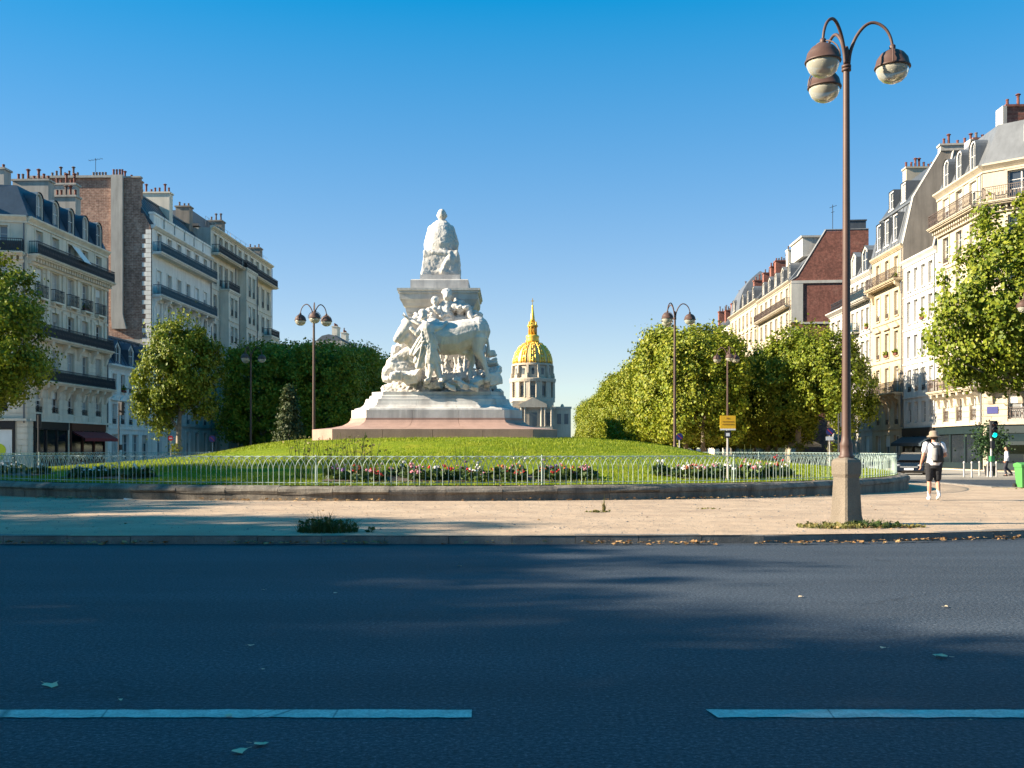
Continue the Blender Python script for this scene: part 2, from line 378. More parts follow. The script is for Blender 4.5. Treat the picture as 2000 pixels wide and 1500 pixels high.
M['soil'] = surf('soil', (0.07, 0.05, 0.035), 0.95, 0.3, 6.0, bump_s=0.8, bscale=15)
for k, c in {'red': (0.50, 0.035, 0.03), 'pink': (0.60, 0.25, 0.30), 'white': (0.75, 0.72, 0.70), 'purple': (0.24, 0.13, 0.28), 'orange': (0.55, 0.17, 0.05)}.items():
    M['bloom_' + k] = surf('bloom_' + k, c, 0.8, 0.2, 12.0)
def paint_m():
    m, nt, p = new_mat('road_paint')
    c = ramp(nt, noise(nt, 9, 4, 0.7), [(0.3, (0.50, 0.44, 0.40)), (0.7, (0.74, 0.67, 0.61))])
    chips = ramp(nt, noise(nt, 16, 5, 0.8), [(0.30, (0, 0, 0)), (0.38, (1, 1, 1))])
    c = mixc(nt, chips, (0.04, 0.042, 0.046), c)
    v = nt.nodes.new('ShaderNodeTexVoronoi'); v.feature = 'DISTANCE_TO_EDGE'; v.inputs['Scale'].default_value = 1.1
    g = nt.nodes.new('ShaderNodeNewGeometry'); nt.links.new(g.outputs['Position'], v.inputs['Vector'])
    c = mixc(nt, ramp(nt, v.outputs['Distance'], [(0.002, (0.3, 0.3, 0.3)), (0.006, (1, 1, 1))]), (0.06, 0.062, 0.066), c)
    c = mixc(nt, 0.45, c, ramp(nt, noise(nt, 50, 2), [(0.35, (0.45, 0.45, 0.45)), (0.6, (1.1, 1.1, 1.1))]), 'MULTIPLY')
    nt.links.new(c, p.inputs['Base Color']); p.inputs['Roughness'].default_value = 0.75; bump(nt, p, noise(nt, 45, 3), 0.6, 0.01); return m
M['paint'] = paint_m()
M['sign_yellow'] = surf('sign_yellow', (0.78, 0.45, 0.02), 0.5, 0.04, 3.0)
M['sign_ink'] = surf('sign_ink', (0.34, 0.16, 0.02), 0.6, 0.04, 3.0)
M['sign_white'] = surf('sign_white', (0.75, 0.75, 0.75), 0.5, 0.04, 3.0)
M['sign_blue'] = surf('sign_blue', (0.03, 0.035, 0.17), 0.5, 0.04, 3.0)
M['sign_red'] = surf('sign_red', (0.55, 0.03, 0.035), 0.5, 0.04, 3.0)
M['pole_grey'] = surf('pole_grey', (0.42, 0.40, 0.38), 0.5, 0.1, 3.0)
M['plastic_green'] = surf('plastic_green', (0.07, 0.25, 0.065), 0.5, 0.1, 3.0)
M['plastic_green_dark'] = surf('plastic_green_dark', (0.03, 0.16, 0.06), 0.5, 0.1, 3.0)
M['car_black'] = surf('car_black', (0.008, 0.008, 0.010), 0.2, 0.05, 3.0, spec=0.6)
M['rubber'] = surf('rubber', (0.015, 0.015, 0.015), 0.8, 0.1, 3.0)
M['chrome'] = surf('chrome', (0.55, 0.55, 0.56), 0.25, 0.05, 3.0, metal=0.8)
M['headlight'] = surf('headlight', (0.25, 0.26, 0.28), 0.1, 0.05, 3.0)
M['skin'] = surf('skin', (0.46, 0.235, 0.16), 0.6, 0.06, 6.0)
M['shirt'] = surf('shirt', (0.60, 0.58, 0.60), 0.85, 0.05, 6.0, bump_s=0.3, bscale=8)
M['shorts'] = surf('shorts', (0.018, 0.019, 0.023), 0.9, 0.2, 6.0)
M['bag_black'] = surf('bag_black', (0.014, 0.015, 0.017), 0.7, 0.2, 8.0)
M['bag_grey'] = surf('bag_grey', (0.20, 0.20, 0.20), 0.8, 0.15, 8.0)
M['hat'] = surf('hat', (0.24, 0.19, 0.145), 0.9, 0.12, 12.0)
M['sock'] = surf('sock', (0.55, 0.54, 0.53), 0.9, 0.05, 12.0)
M['hair'] = surf('hair', (0.04, 0.028, 0.02), 0.7, 0.2, 20.0)
M['trousers'] = surf('trousers', (0.03, 0.032, 0.045), 0.9, 0.2, 8.0)
def green_lamp():
    m, nt, p = new_mat('green_lamp'); p.inputs['Base Color'].default_value = (0.02, 0.4, 0.3, 1)
    p.inputs['Emission Color'].default_value = (0.0, 0.75, 0.55, 1); p.inputs['Emission Strength'].default_value = 1.1; return m
M['green_lamp'] = green_lamp()
M['lens_dark'] = glass_mat('lens_dark', (0.03, 0.012, 0.012), 0.2)
# ------------------------------------------------------------------ ground, road, island, kerb
CX, CY = -3.0, 43.5                     # centre of the round garden
def sheet(name, poly, dz, mat, side=0.0):
    mb = MB(); n = len(poly)
    mb.add([(x, y, gz(x, y) + dz) for x, y in poly], [tuple(range(n))])
    if side:
        for i in range(n):
            a, b = poly[i], poly[(i + 1) % n]
            za, zb = gz(*a) + dz, gz(*b) + dz
            mb.quad((a[0], a[1], za - side), (b[0], b[1], zb - side), (b[0], b[1], zb), (a[0], a[1], za))
    return tag(mb.build(name, mat), kind='structure')

def make_road():
    xs = [-3000, -400, -80, -30, -10, 0, 10, 30, 80, 400, 3000]
    ys = [-3000, -300, -50, 0, 8, 16, 24, 30, 60, 110, 400, 4500]
    V = [(x, y, gz(x, y)) for y in ys for x in xs]; n = len(xs)
    F = [(j * n + i, j * n + i + 1, (j + 1) * n + i + 1, (j + 1) * n + i) for j in range(len(ys) - 1) for i in range(n - 1)]
    mb = MB(); mb.add(V, F)
    tag(mb.build('road', M['asphalt']), kind='structure')
make_road()
def lane_dash(pts):
    mb = MB(); n = len(pts); k = 90
    # slightly uneven painted edges
    (ax, ay), (bx, by), (cx, cy), (dx, dy) = pts
    lo = [(ax + (bx - ax) * i / k, ay + RNG.uniform(-.009, .009)) for i in range(k + 1)]
    hi = [(dx + (cx - dx) * i / k, dy + RNG.uniform(-.006, .006)) for i in range(k + 1)]
    mb.add([(x, y, .005) for x, y in lo + hi], [(i, i + 1, k + 2 + i, k + 1 + i) for i in range(k)])
    tag(mb.build('lane_marking', M['paint']), kind='structure')
lane_dash([(-6.0, 5.695), (-0.225, 5.695), (-0.23, 5.865), (-6.0, 5.865)])
lane_dash([(1.145, 5.695), (7.0, 5.695), (7.0, 5.865), (1.11, 5.865)])

ISLAND = [(-60, 17.2), (-40, 16.55), (-20, 16.15), (-10, 16.1), (0, 16.1), (4, 16.25), (7, 16.7), (9, 17.3), (12, 18.6), (16, 21), (20, 24.5), (23, 28.5),
          (24, 32), (23, 34.8), (21, 36.6), (18.2, 38.2), (18.6, 44), (17.0, 52), (12, 60), (5, 64), (-3, 65.2), (-12, 63.6), (-19, 58), (-23, 50), (-24, 43.5), (-26, 38), (-32, 36), (-60, 38)]
def sand_z(x, y):
    r = math.hypot(x - CX, y - CY)
    t = min(max((27.4 - r) / 8.0, 0), 1)
    side = min(1.0, abs(x + 3) / 18.0) ** 2
    fl = gz(x, y)
    return 0.13 + t * (0.09 - 0.14 * side) + fl
def make_sand():
    # polar mesh between garden wall and island edge
    n = 160; rings = 14; V = []
    for k in range(n):
        a = 2 * math.pi * k / n; d = (math.sin(a), -math.cos(a)); best = 60
        for i in range(len(ISLAND)):
            (x1, y1), (x2, y2) = ISLAND[i], ISLAND[(i + 1) % len(ISLAND)]
            ex, ey = x2 - x1, y2 - y1; den = d[0] * ey - d[1] * ex
            if abs(den) < 1e-9: continue
            t = ((x1 - CX) * ey - (y1 - CY) * ex) / den; s = ((x1 - CX) * d[1] - (y1 - CY) * d[0]) / den
            if t > 0 and -1e-6 <= s <= 1 + 1e-6: best = min(best, t)
        for j in range(rings):
            r = 18.2 + (best - 18.2) * j / (rings - 1); x, y = CX + d[0] * r, CY + d[1] * r
            V.append((x, y, sand_z(x, y)))
    F = [(k * rings + j, k * rings + j + 1, ((k + 1) % n) * rings + j + 1, ((k + 1) % n) * rings + j) for k in range(n) for j in range(rings - 1)]
    mb = MB(); mb.add(V, F); tag(mb.build('sand_path', M['sand'], smooth=True), kind='structure')
make_sand()
def make_pebbles():
    r = np.random.default_rng(2); n = 3200; x = r.uniform(-13, 15, n); y = r.uniform(16.5, 27, n); k = np.hypot(x - CX, y - CY) > 18.8; x, y = x[k], y[k]; n = len(x)
    z = np.array([sand_z(a, b) for a, b in zip(x, y)]); s = r.uniform(.006, .02, n) * np.where(r.random(n) < .06, 1.8, 1); t = r.uniform(0, 6.28, n)
    base = np.array([(1, 0, 0), (0, .8, 0), (-1, 0, 0), (0, -.8, 0), (0, 0, .7), (0, 0, -.4)]); c, sn = np.cos(t), np.sin(t)
    V = np.stack([np.stack([x + s * (p[0] * c - p[1] * sn), y + s * (p[0] * sn + p[1] * c), z + s * p[2]], 1) for p in base], 1).reshape(-1, 3)
    F0 = np.array([(0, 1, 4), (1, 2, 4), (2, 3, 4), (3, 0, 4)]); F = (np.arange(n)[:, None, None] * 6 + F0).reshape(-1, 3)
    tag(inst('pebbles', np_mesh('pebbles', V, F, M['granite'])), 'small loose stones scattered on the sand', 'gravel', kind='stuff')
make_pebbles()

def make_kerb():
    root = empty('kerb', (0, 16.1, 0)); tag(root, kind='structure')
    pts = ISLAND; seg = []
    closed = pts + [pts[0]]
    meshes = []
    for v in range(4):
        r = random.Random(v); b = MB(); L = 1.0; w = 0.3; e = 0.018
        h = 0.131
        prof = [(0, -0.08), (w, -0.08), (w, h - .003), (e * 1.6, h), (0.004, h - e)]
        # outward face towards -y, rounded arris
        pr = [(p[0], p[1] + r.uniform(-.003, .003)) for p in prof]
        b.extrude_x(pr, -0.496, 0.496); meshes.append(b.mesh('kerbstone', M['granite']))
    poly = []
    for i in range(len(pts)):
        a = Vector(closed[i]); c = Vector(closed[i + 1]); L = (c - a).length
        if a.x < -30 and c.x < -30: continue
        n = max(1, round(L / 1.0)); d = (c - a) / n; ang = math.atan2(d.y, d.x)
        for k in range(n):
            m = a + d * (k + .5); g = gz(m.x, m.y)
            o = inst('kerbstone', RNG.choice(meshes), root, (m.x, m.y - 16.1, g + RNG.uniform(-.004, .004)), (0, 0, ang + RNG.uniform(-.004, .004)), (d.length, 1, 1))
make_kerb()

sheet('pavement', [(21, 55), (34, 52), (75, 50), (75, 73), (34.2, 74), (36, 140), (39, 240), (34, 240), (31, 140), (28.8, 76), (25, 66)], 0.12, M['paving'], 0.2)
sheet('pavement', [(-24, 57), (-25, 66), (-31, 77), (-29.5, 140), (-26, 240), (-31, 240), (-34.5, 140), (-36.5, 77), (-75, 68), (-75, 50), (-34, 53)], 0.12, M['paving'], 0.2)
sheet('avenue_lawn', [(-12, 75), (11, 75), (19.5, 420), (-2, 420)], 0.1, M['lawn'])
sheet('avenue_path', [(11.3, 72), (28, 72), (37, 420), (20, 420)], 0.06, M['sand'])
sheet('avenue_path', [(-29, 72), (-12.3, 72), (-2.3, 420), (-20, 420)], 0.06, M['sand'])

# ------------------------------------------------------------------ round garden: wall, mound, grass
R_WALL, R_FENCE = 18.55, 18.1
def make_garden_wall():
    root = empty('garden_wall', (CX, CY, 0))
    tag(root, 'low dark stone retaining wall round the flower garden', 'wall')
    n = 84; da = 2 * math.pi / n
    cop, low = [], []
    for v in range(5):
        r = random.Random(40 + v); L = R_WALL * da
        b = MB(); j = lambda s=.012: r.uniform(-s, s)
        prof = [(0.03 + j(), 0.38), (0.0 + j(), 0.44), (0.02, 0.50 + j(.006)), (0.09, 0.555 + j(.006)), (0.2, 0.575 + j(.006)), (0.48, 0.57), (0.48, 0.38)]
        pr2 = [(p[0] + j(.01), p[1] + j(.006)) for p in prof]
        k = len(prof); x0, x1 = -L / 2 + .006, L / 2 - .006
        xm = r.uniform(-.2, .2); pm = [(p[0] + j(.014), p[1] + j(.01)) for p in prof]
        V = [(x0, -p[0] * 0 + p[0], p[1]) for p in prof] + [(xm, p[0], p[1]) for p in pm] + [(x1, p[0], p[1]) for p in pr2]
        F = [tuple(range(k)), tuple(range(3 * k - 1, 2 * k - 1, -1))]
        for s in range(2):
            F += [(s * k + i, s * k + k + i, s * k + k + (i + 1) % k, s * k + (i + 1) % k) for i in range(k)]
        b.add(V, F); cop.append(b.mesh('coping_stone', M['wallstone']))
        b = MB(); b.add([(x0, .06 + j(), -.3), (x1, .06 + j(), -.3), (x1, .4, -.3), (x0, .4, -.3), (x0, .05 + j(), .378), (x1, .05 + j(), .378), (x1, .4, .378), (x0, .4, .378),
                         (0, .045 + j(), -.3), (0, .04 + j(), .378)],
                        [(0, 8, 9, 4), (8, 1, 5, 9), (1, 2, 6, 5), (2, 3, 7, 6), (3, 0, 4, 7), (4, 9, 5, 6, 7)])
        low.append(b.mesh('wall_stone', M['wallstone']))
    for k in range(n):
        a = da * (k + .5)                                 # 0 = towards the camera
        loc = (math.sin(a) * R_WALL, -math.cos(a) * R_WALL, RNG.uniform(-.008, .008))
        inst('coping_stone', RNG.choice(cop), root, loc, (0, 0, a))
        inst('wall_stone', RNG.choice(low), root, (loc[0], loc[1], 0), (0, 0, a))
make_garden_wall()

_MP = [(0, 1.92), (5, 1.91), (6, 1.88), (7.4, 1.77), (8.6, 1.6), (9.5, 1.42), (10.6, 1.22), (13, .96), (16, .72), (17.4, .62), (18.2, .575)]
def mound_z(r):
    for (a, za), (b, zb) in zip(_MP, _MP[1:]):
        if r <= b:
            t = (r - a) / (b - a); return za + (zb - za) * t
    return .57
def mound_h(x, y):
    r = math.hypot(x - CX, y - CY); w = min(max((17.6 - r) / 7.0, 0), 1); return mound_z(math.hypot(x - CX - .85 * w, y - CY))
def make_mound():
    n = 144; rs = [0.5, 3, 4, 5, 5.6, 6.2, 6.8, 7.4, 8, 8.6, 9.1, 9.6, 10.2, 11, 12, 13, 14, 15, 16, 17, 17.6, 18.15]; V = []
    for r in rs:
        for k in range(n):
            a = 2 * math.pi * k / n
            w = .025 * math.sin(3 * a + r) + .018 * math.sin(7 * a - 2 * r)
            x, y = CX + r * math.sin(a), CY - r * math.cos(a); z = sum(mound_h(CX + q * math.sin(a), CY - q * math.cos(a)) for q in (max(r - .5, 0), r, r + .5)) / 3
            V.append((x, y, z + (w if 6 < r < 17 else 0)))
    F = [(i * n + j, i * n + (j + 1) % n, (i + 1) * n + (j + 1) % n, (i + 1) * n + j) for i in range(len(rs) - 1) for j in range(n)]
    mb = MB(); mb.add(V, F); mb.add([(CX, CY, 1.92)] + V[:n], [(0, 1 + (j + 1) % n, 1 + j) for j in range(n)])
    tag(mb.build('grass_mound', M['lawn'], smooth=True), kind='structure')
make_mound()

BEDS = [(-6.5, 18.5, 15.6, 17.3, 1), (27, 44, 15.6, 17.3, 2), (-62, -43, 16.0, 17.2, 3), (-37, -25, 16.0, 17.2, 3)]   # degrees (0 = towards camera), radii
def in_bed(x, y, grow=0.0):
    a = math.degrees(math.atan2(x - CX, -(y - CY))); r = math.hypot(x - CX, y - CY)
    return any(a0 - grow * 3 < a < a1 + grow * 3 and r0 - grow < r < r1 + grow for a0, a1, r0, r1, _ in BEDS)

def blades(name, pts, hs, ws, mat, lean=0.35, rng=NP):
    """one triangle-and-quad blade per point"""
    n = len(pts); P = np.asarray(pts, float); th = rng.uniform(0, 2 * np.pi, n); h = np.asarray(hs); w = np.asarray(ws)
    d = np.stack([np.cos(th), np.sin(th), np.zeros(n)], 1); ln = rng.uniform(0, lean, n)[:, None]
    ph = rng.uniform(0, 2 * np.pi, n); e = np.stack([np.cos(ph), np.sin(ph), np.zeros(n)], 1)
    up = np.array([0, 0, 1.0])
    a = P - d * w[:, None] / 2; b = P + d * w[:, None] / 2
    mid = P + up * (h * .6)[:, None] + e * ln * (h * .35)[:, None]
    c = mid + d * w[:, None] * .35; c2 = mid - d * w[:, None] * .35
    t = P + up * h[:, None] + e * ln * h[:, None]
    V = np.stack([a, b, c, c2, t], 1).reshape(-1, 3); i = np.arange(n) * 5
    F = np.concatenate([np.stack([i, i + 1, i + 2], 1), np.stack([i, i + 2, i + 3], 1), np.stack([i + 3, i + 2, i + 4], 1)])
    return np_mesh(name, V, F, mat)
def make_grass():
    n = 95000
    a = NP.uniform(-1.75, 1.75, n); r = np.sqrt(NP.uniform(5.4 ** 2, 18.05 ** 2, n))
    x = CX + r * np.sin(a); y = CY - r * np.cos(a)
    wq = np.clip((17.6 - r) / 7.0, 0, 1); z = np.interp(np.hypot(x - CX - .85 * wq, y - CY), [p[0] for p in _MP], [p[1] for p in _MP]) - .01
    h = NP.uniform(.04, .085, n) + np.where(r > 17.5, NP.uniform(0, .07, n), 0); w = NP.uniform(.012, .024, n)
    keep = np.array([not in_bed(xx_, yy_) for xx_, yy_ in zip(x, y)]) & ~((np.abs(x - CX) < 4.8) & (np.abs(y - CY) < 4.8))
    me = blades('grass', np.stack([x, y, z], 1)[keep], h[keep], w[keep], M['grass'])
    tag(inst('grass', me), 'short mown grass covering the round mound', 'grass', kind='stuff')
make_grass()

def make_fence():
    root = empty('hoop_fence', (CX, CY, .575))
    tag(root, 'pale grey-green metal hoop fence round the flower garden', 'fence')
    H = 0.735; pitch_n = 800; da = 2 * math.pi / pitch_n; span = R_FENCE * da * 4; r = span / 2; rv = .36
    path = [(-r, 0, 0), (-r, 0, H - rv)] + [(-r * math.cos(math.pi * k / 10), 0, H - rv + rv * math.sin(math.pi * k / 10)) for k in range(1, 10)] + [(r, 0, H - rv), (r, 0, 0)]
    mb = MB(); mb.tube(path, 0.0078, 4, cap=False); hoop = mb.mesh('hoop', M['fence'], True)
    order = sorted(range(pitch_n), key=lambda k: abs(((k * da + math.pi) % (2 * math.pi)) - math.pi - 0.06))
    rest = MB()
    for q, k in enumerate(order):
        a = k * da; off = .012 if k % 2 else -.012
        loc = (math.sin(a) * (R_FENCE + off), -math.cos(a) * (R_FENCE + off), 0)
        if q < 300: inst('hoop', hoop, root, loc, (0, 0, a))
        else:
            Mx = Matrix.Translation(loc) @ Matrix.Rotation(a, 4, 'Z'); b = MB(); b.tube(path, 0.0085, 3, cap=False)
            rest.add([Mx @ Vector(p) for p in b.v], b.f)
    tag(rest.build('far_hoops', M['fence'], root), kind='stuff')
    for z in (H - .012, 0.07):
        b = MB(); b.tube([(math.sin(2 * math.pi * k / 144) * R_FENCE, -math.cos(2 * math.pi * k / 144) * R_FENCE, z) for k in range(145)], 0.009, 4, cap=False)
        b.build('rail', M['fence'], root)
    b = MB(); b.tube([(0, 0, -.2), (0, 0, H + .03)], 0.02, 6); post = b.mesh('post', M['fence'])
    for k in range(20):
        a = 2 * math.pi * k / 20 - .105
        inst('post', post, root, (math.sin(a) * (R_FENCE - .03), -math.cos(a) * (R_FENCE - .03), 0))
make_fence()

# ------------------------------------------------------------------ monument
def octo(w, c): return [(-(w - c), -w), (w - c, -w), (w, -(w - c)), (w, w - c), (w - c, w), (-(w - c), w), (-w, w - c), (-w, -(w - c))]
def make_monument():
    root = empty('monument', (CX, CY, 1.7))
    tag(root, 'white marble monument with seated figure above an ox and herdsman, on pink granite', 'monument')
    zb = 1.7
    def course(name, prof, splits, mat, gap=.004, chip=0.0):
        """ring of wedge-shaped blocks; profile of (half width, chamfer, z)"""
        rings = [octo(w, c) for w, c, z in prof]
        for e in range(8):
            n = splits if e % 2 == 0 else 1
            for k in range(n):
                t0, t1 = k / n, (k + 1) / n; mb = MB(); V = []
                for (w, c, z), ring in zip(prof, rings):
                    a = Vector(ring[e]); b = Vector(ring[(e + 1) % 8]); L = (b - a).length; g = gap / L
                    p = a.lerp(b, t0 + g); q = a.lerp(b, t1 - g)
                    V += [(p.x, p.y, z - zb), (q.x, q.y, z - zb)]
                m = len(prof); z0, z1 = prof[0][2] - zb, prof[-1][2] - zb
                V += [(0, 0, z0), (0, 0, z1)]
                F = [(2 * i, 2 * i + 1, 2 * i + 3, 2 * i + 2) for i in range(m - 1)]
                F += [(2 * m, 1, 0), (2 * m + 1, 2 * m - 2, 2 * m - 1)]
                F += [tuple([2 * m] + [2 * i for i in range(m)] + [2 * m + 1]), tuple([2 * m + 1] + [2 * i + 1 for i in range(m - 1, -1, -1)] + [2 * m])]
                mb.add(V, F); mb.build(name, mat, root)
    course('base_block', [(4.78, .95, 1.6), (4.78, .95, 1.82), (4.75, .95, 1.84), (4.75, .95, 2.235)], 4, M['pink_granite'], .008)
    course('plinth_block', [(4.72, .95, 2.237), (4.1, .86, 2.31), (3.72, .8, 2.40), (3.52, .75, 2.52), (3.44, .72, 2.62), (3.44, .72, 2.70)], 3, M['pink_granite'], .006)
    course('step_block', [(3.40, .7, 2.702), (3.40, .7, 3.02)], 3, M['marble'])
    course('moulded_block', [(3.30, .68, 3.022), (3.28, .68, 3.08), (3.08, .64, 3.14), (2.96, .6, 3.24), (2.9, .58, 3.38), (2.88, .58, 3.48), (2.76, .56, 3.50), (2.74, .55, 3.60), (2.66, .52, 3.64), (2.66, .52, 3.77)], 3, M['marble'])
    def sq(name, prof, mat):
        mb = MB(); n = len(prof); V = []
        for w, z in prof: V += [(-w, -w, z - zb), (w, -w, z - zb), (w, w, z - zb), (-w, w, z - zb)]
        F = [(4 * i + j, 4 * i + (j + 1) % 4, 4 * i + 4 + (j + 1) % 4, 4 * i + 4 + j) for i in range(n - 1) for j in range(4)] + [(3, 2, 1, 0), (4 * n - 4, 4 * n - 3, 4 * n - 2, 4 * n - 1)]
        mb.add(V, F); return mb.build(name, mat, root)
    sq('shaft', [(1.36, 3.77), (1.36, 4.6), (1.30, 4.7), (1.30, 7.0), (1.34, 7.03), (1.34, 7.12)], M['marble'])
    sq('cornice', [(1.36, 7.122), (1.38, 7.3), (1.46, 7.36), (1.50, 7.46), (1.60, 7.62), (1.61, 7.85), (1.66, 7.87), (1.66, 7.95), (1.70, 7.97), (1.70, 8.06)], M['marble'])
    sq('upper_block', [(1.20, 8.062), (1.20, 8.46), (1.16, 8.50)], M['marble'])
    sq('upper_block', [(.84, 8.502), (.83, 8.75)], M['marble'])
    V3 = Vector
    def P(x, y, D): return V3((xx(x, D) - CX, D - CY, zy(y, D) - zb))
    # rough-hewn seat
    mb = MB(); mb.add([(-.80, -.72, 7.05), (.80, -.72, 7.05), (.80, .72, 7.05), (-.80, .72, 7.05), (-.72, -.62, 8.13), (.74, -.62, 8.13), (.74, .66, 8.13), (-.72, .66, 8.13)],
                      [(0, 3, 2, 1), (4, 5, 6, 7), (0, 1, 5, 4), (1, 2, 6, 5), (2, 3, 7, 6), (3, 0, 4, 7)])
    mb.capsule((.34, -.60, 7.72), .13, (.10, -.66, 7.22), .14); mb.capsule((.42, -.6, 7.8), .14, (.44, -.62, 7.3), .15); mb.capsule((-.55, -.62, 7.18), .09, (.5, -.66, 7.16), .11); mb.capsule((-.3, -.6, 8.02), .09, (.4, -.6, 7.95), .1)
    inst('seat', sculpt('seat', mb, .03, M['marble_carved'], 2, [(.45, .10), (.14, .04)]), root)
    # seated figure from behind, in a heavy coat
    mb = MB()
    mb.loft([(8.02, 0, .05, .66, .56), (8.2, 0, .02, .71, .56), (8.42, 0, -.02, .735, .54), (8.62, 0, -.03, .71, .50), (8.85, 0, -.03, .65, .46), (9.05, 0, -.01, .575, .41), (9.22, 0, .0, .48, .35), (9.36, 0, .03, .36, .28), (9.46, 0, .06, .22, .2)], 40)
    for s in (-1, 1):
        mb.capsule((s * .40, .0, 9.12), .18, (s * .56, .08, 8.5), .19); mb.capsule((s * .58, .12, 8.5), .16, (s * .35, .62, 8.5), .12)
        mb.capsule((s * .3, .2, 8.12), .28, (s * .34, .95, 8.2), .22); mb.capsule((s * .34, .95, 8.2), .2, (s * .34, .98, 7.3), .15)
        mb.capsule((s * .34, .95, 7.2), .12, (s * .36, 1.2, 7.12), .1)
    for a, b, r in [((.16, -.36, 9.0), (.42, -.44, 8.2), .05), ((.30, -.30, 9.05), (.60, -.26, 8.3), .05), ((-.1, -.42, 8.7), (.28, -.50, 8.1), .045), ((-.35, -.40, 8.5), (.1, -.53, 8.08), .05), ((-.5, -.30, 8.5), (-.3, -.48, 8.06), .05), ((.45, -.36, 8.6), (.1, -.52, 8.1), .045)]:
        mb.capsule(a, r, b, r * 1.2, 8)
    mb.capsule((0, .05, 9.38), .15, (.02, .04, 9.6), .14); mb.capsule((-.17, .0, 9.42), .08, (.17, .0, 9.42), .08)
    mb.ball((.02, .06, 9.73), (.205, .25, .25)); mb.ball((.02, .27, 9.62), (.12, .1, .13)); mb.ball((.02, .33, 9.70), (.03, .05, .05))
    for s in (-1, 1): mb.ball((.02 + s * .2, .04, 9.70), (.03, .05, .07))
    inst('seated_figure', sculpt('seated_figure', mb, .02, M['marble_carved'], 2, [(.28, .05), (.09, .016)]), root)
    # rockwork round the foot of the shaft
    r = random.Random(5); mb = MB()
    mb.add([(-2.2, -2.2, 2.06), (2.2, -2.2, 2.06), (2.2, 2.2, 2.06), (-2.2, 2.2, 2.06), (-1.7, -1.7, 2.75), (1.8, -1.7, 2.75), (1.8, 1.8, 2.75), (-1.7, 1.8, 2.75)],
           [(0, 3, 2, 1), (4, 5, 6, 7), (0, 1, 5, 4), (1, 2, 6, 5), (2, 3, 7, 6), (3, 0, 4, 7)])
    def crag(c, s):
        E = Matrix.Rotation(r.uniform(0, 3), 4, 'Z') @ Matrix.Rotation(r.uniform(-.5, .5), 4, 'X') @ Matrix.Rotation(r.uniform(-.4, .4), 4, 'Y'); q = MB(); q.box(-1, -1, -1, 1, 1, 1)
        sx, sy, sz = s * r.uniform(.9, 1.5), s * r.uniform(.7, 1.1), s * r.uniform(.5, .8)
        mb.add([Vector(c) + E @ Vector((p[0] * sx * r.uniform(.65, 1), p[1] * sy * r.uniform(.65, 1), p[2] * sz * r.uniform(.7, 1))) for p in q.v], q.f)
    for k in range(130):
        a = r.uniform(0, 2 * math.pi); rr = r.uniform(1.5, 2.45); x, y = rr * math.cos(a) * 1.05, rr * math.sin(a)
        x = max(-2.4, min(2.4, x)); y = max(-2.35, min(2.35, y)); e = (2.5 - max(abs(x), abs(y)))
        crag((x, y, 2.12 + max(0, e) * .75 + r.uniform(-.1, .1)), r.uniform(.12, .32))
    for x, y, D, s in [(757, 742, 40.9, .22), (775, 735, 40.8, .34), (806, 735, 40.8, .34), (960, 742, 41.2, .36), (966, 727, 41.4, .26), (962, 708, 41.7, .26), (955, 692, 41.9, .24), (930, 747, 40.8, .3), (905, 752, 40.5, .22), (880, 756, 40.5, .18), (925, 757, 40.6, .2), (862, 740, 40.6, .15), (892, 742, 40.6, .15)]: crag(P(x, y, D), s)
    # a lamb and sheaves lying at the left, foliage under the ox
    for a, b, ra, rb in [((752, 730), (768, 712), .17, .28), ((768, 712), (790, 720), .30, .34), ((790, 720), (808, 732), .3, .24), ((760, 738), (752, 742), .14, .1), ((778, 700), (796, 690), .22, .26), ((796, 690), (806, 704), .24, .2), ((785, 735), (800, 748), .16, .14)]:
        mb.capsule(P(*a, 41.1), ra, P(*b, 41.1), rb, 10)
    for k in range(26):
        x = 866 + r.random() * 50; y0 = 738 - r.random() * 8; mb.capsule(P(x, y0, 41.5), .07, P(x + r.uniform(-9, 9), y0 - r.uniform(14, 44), 41.9), .04, 6)
    for k in range(18):
        x = 772 + r.random() * 40; y0 = 745 - r.random() * 14; mb.capsule(P(x, y0, 40.9), .06, P(x + r.uniform(-14, 4), y0 - r.uniform(8, 26), 41.2), .035, 6)
    inst('rockwork', sculpt('rockwork', mb, .034, M['marble_carved'], 1, [(.35, .12), (.12, .07)]), root)
    # the ox, broadside, head to the left
    mb = MB(); D = 40.95
    pts = [(846, 656, .64), (868, 661, .68), (890, 660, .68), (912, 653, .62), (932, 648, .54)]
    for (a, b) in zip(pts, pts[1:]): mb.capsule(P(a[0], a[1], D), a[2], P(b[0], b[1], D), b[2], 14)
    mb.ball(P(936, 636, D), (.36, .42, .36)); mb.ball(P(944, 650, D), (.2, .36, .5)); mb.ball(P(846, 640, D), (.42, .4, .4))
    mb.capsule(P(846, 652, D), .48, P(818, 645, D), .38, 12); mb.capsule(P(818, 645, D), .36, P(800, 638, D - .15), .26, 12)
    mb.capsule(P(838, 682, D), .34, P(806, 684, D - .1), .16); mb.capsule(P(806, 684, D - .1), .15, P(800, 664, D - .2), .14)                       # dewlap
    mb.capsule(P(800, 634, D - .2), .30, P(788, 648, D - .3), .26, 12); mb.capsule(P(788, 648, D - .3), .25, P(778, 660, D - .38), .18, 12)
    mb.ball(P(775, 663, D - .4), (.15, .2, .14)); mb.capsule(P(796, 658, D - .3), .22, P(782, 667, D - .36), .12); mb.capsule(P(822, 668, D - .1), .34, P(796, 664, D - .2), .2)
    mb.capsule(P(806, 626, D - .42), .07, P(818, 634, D - .55), .04); mb.capsule(P(806, 626, D + .1), .07, P(816, 622, D + .3), .04)
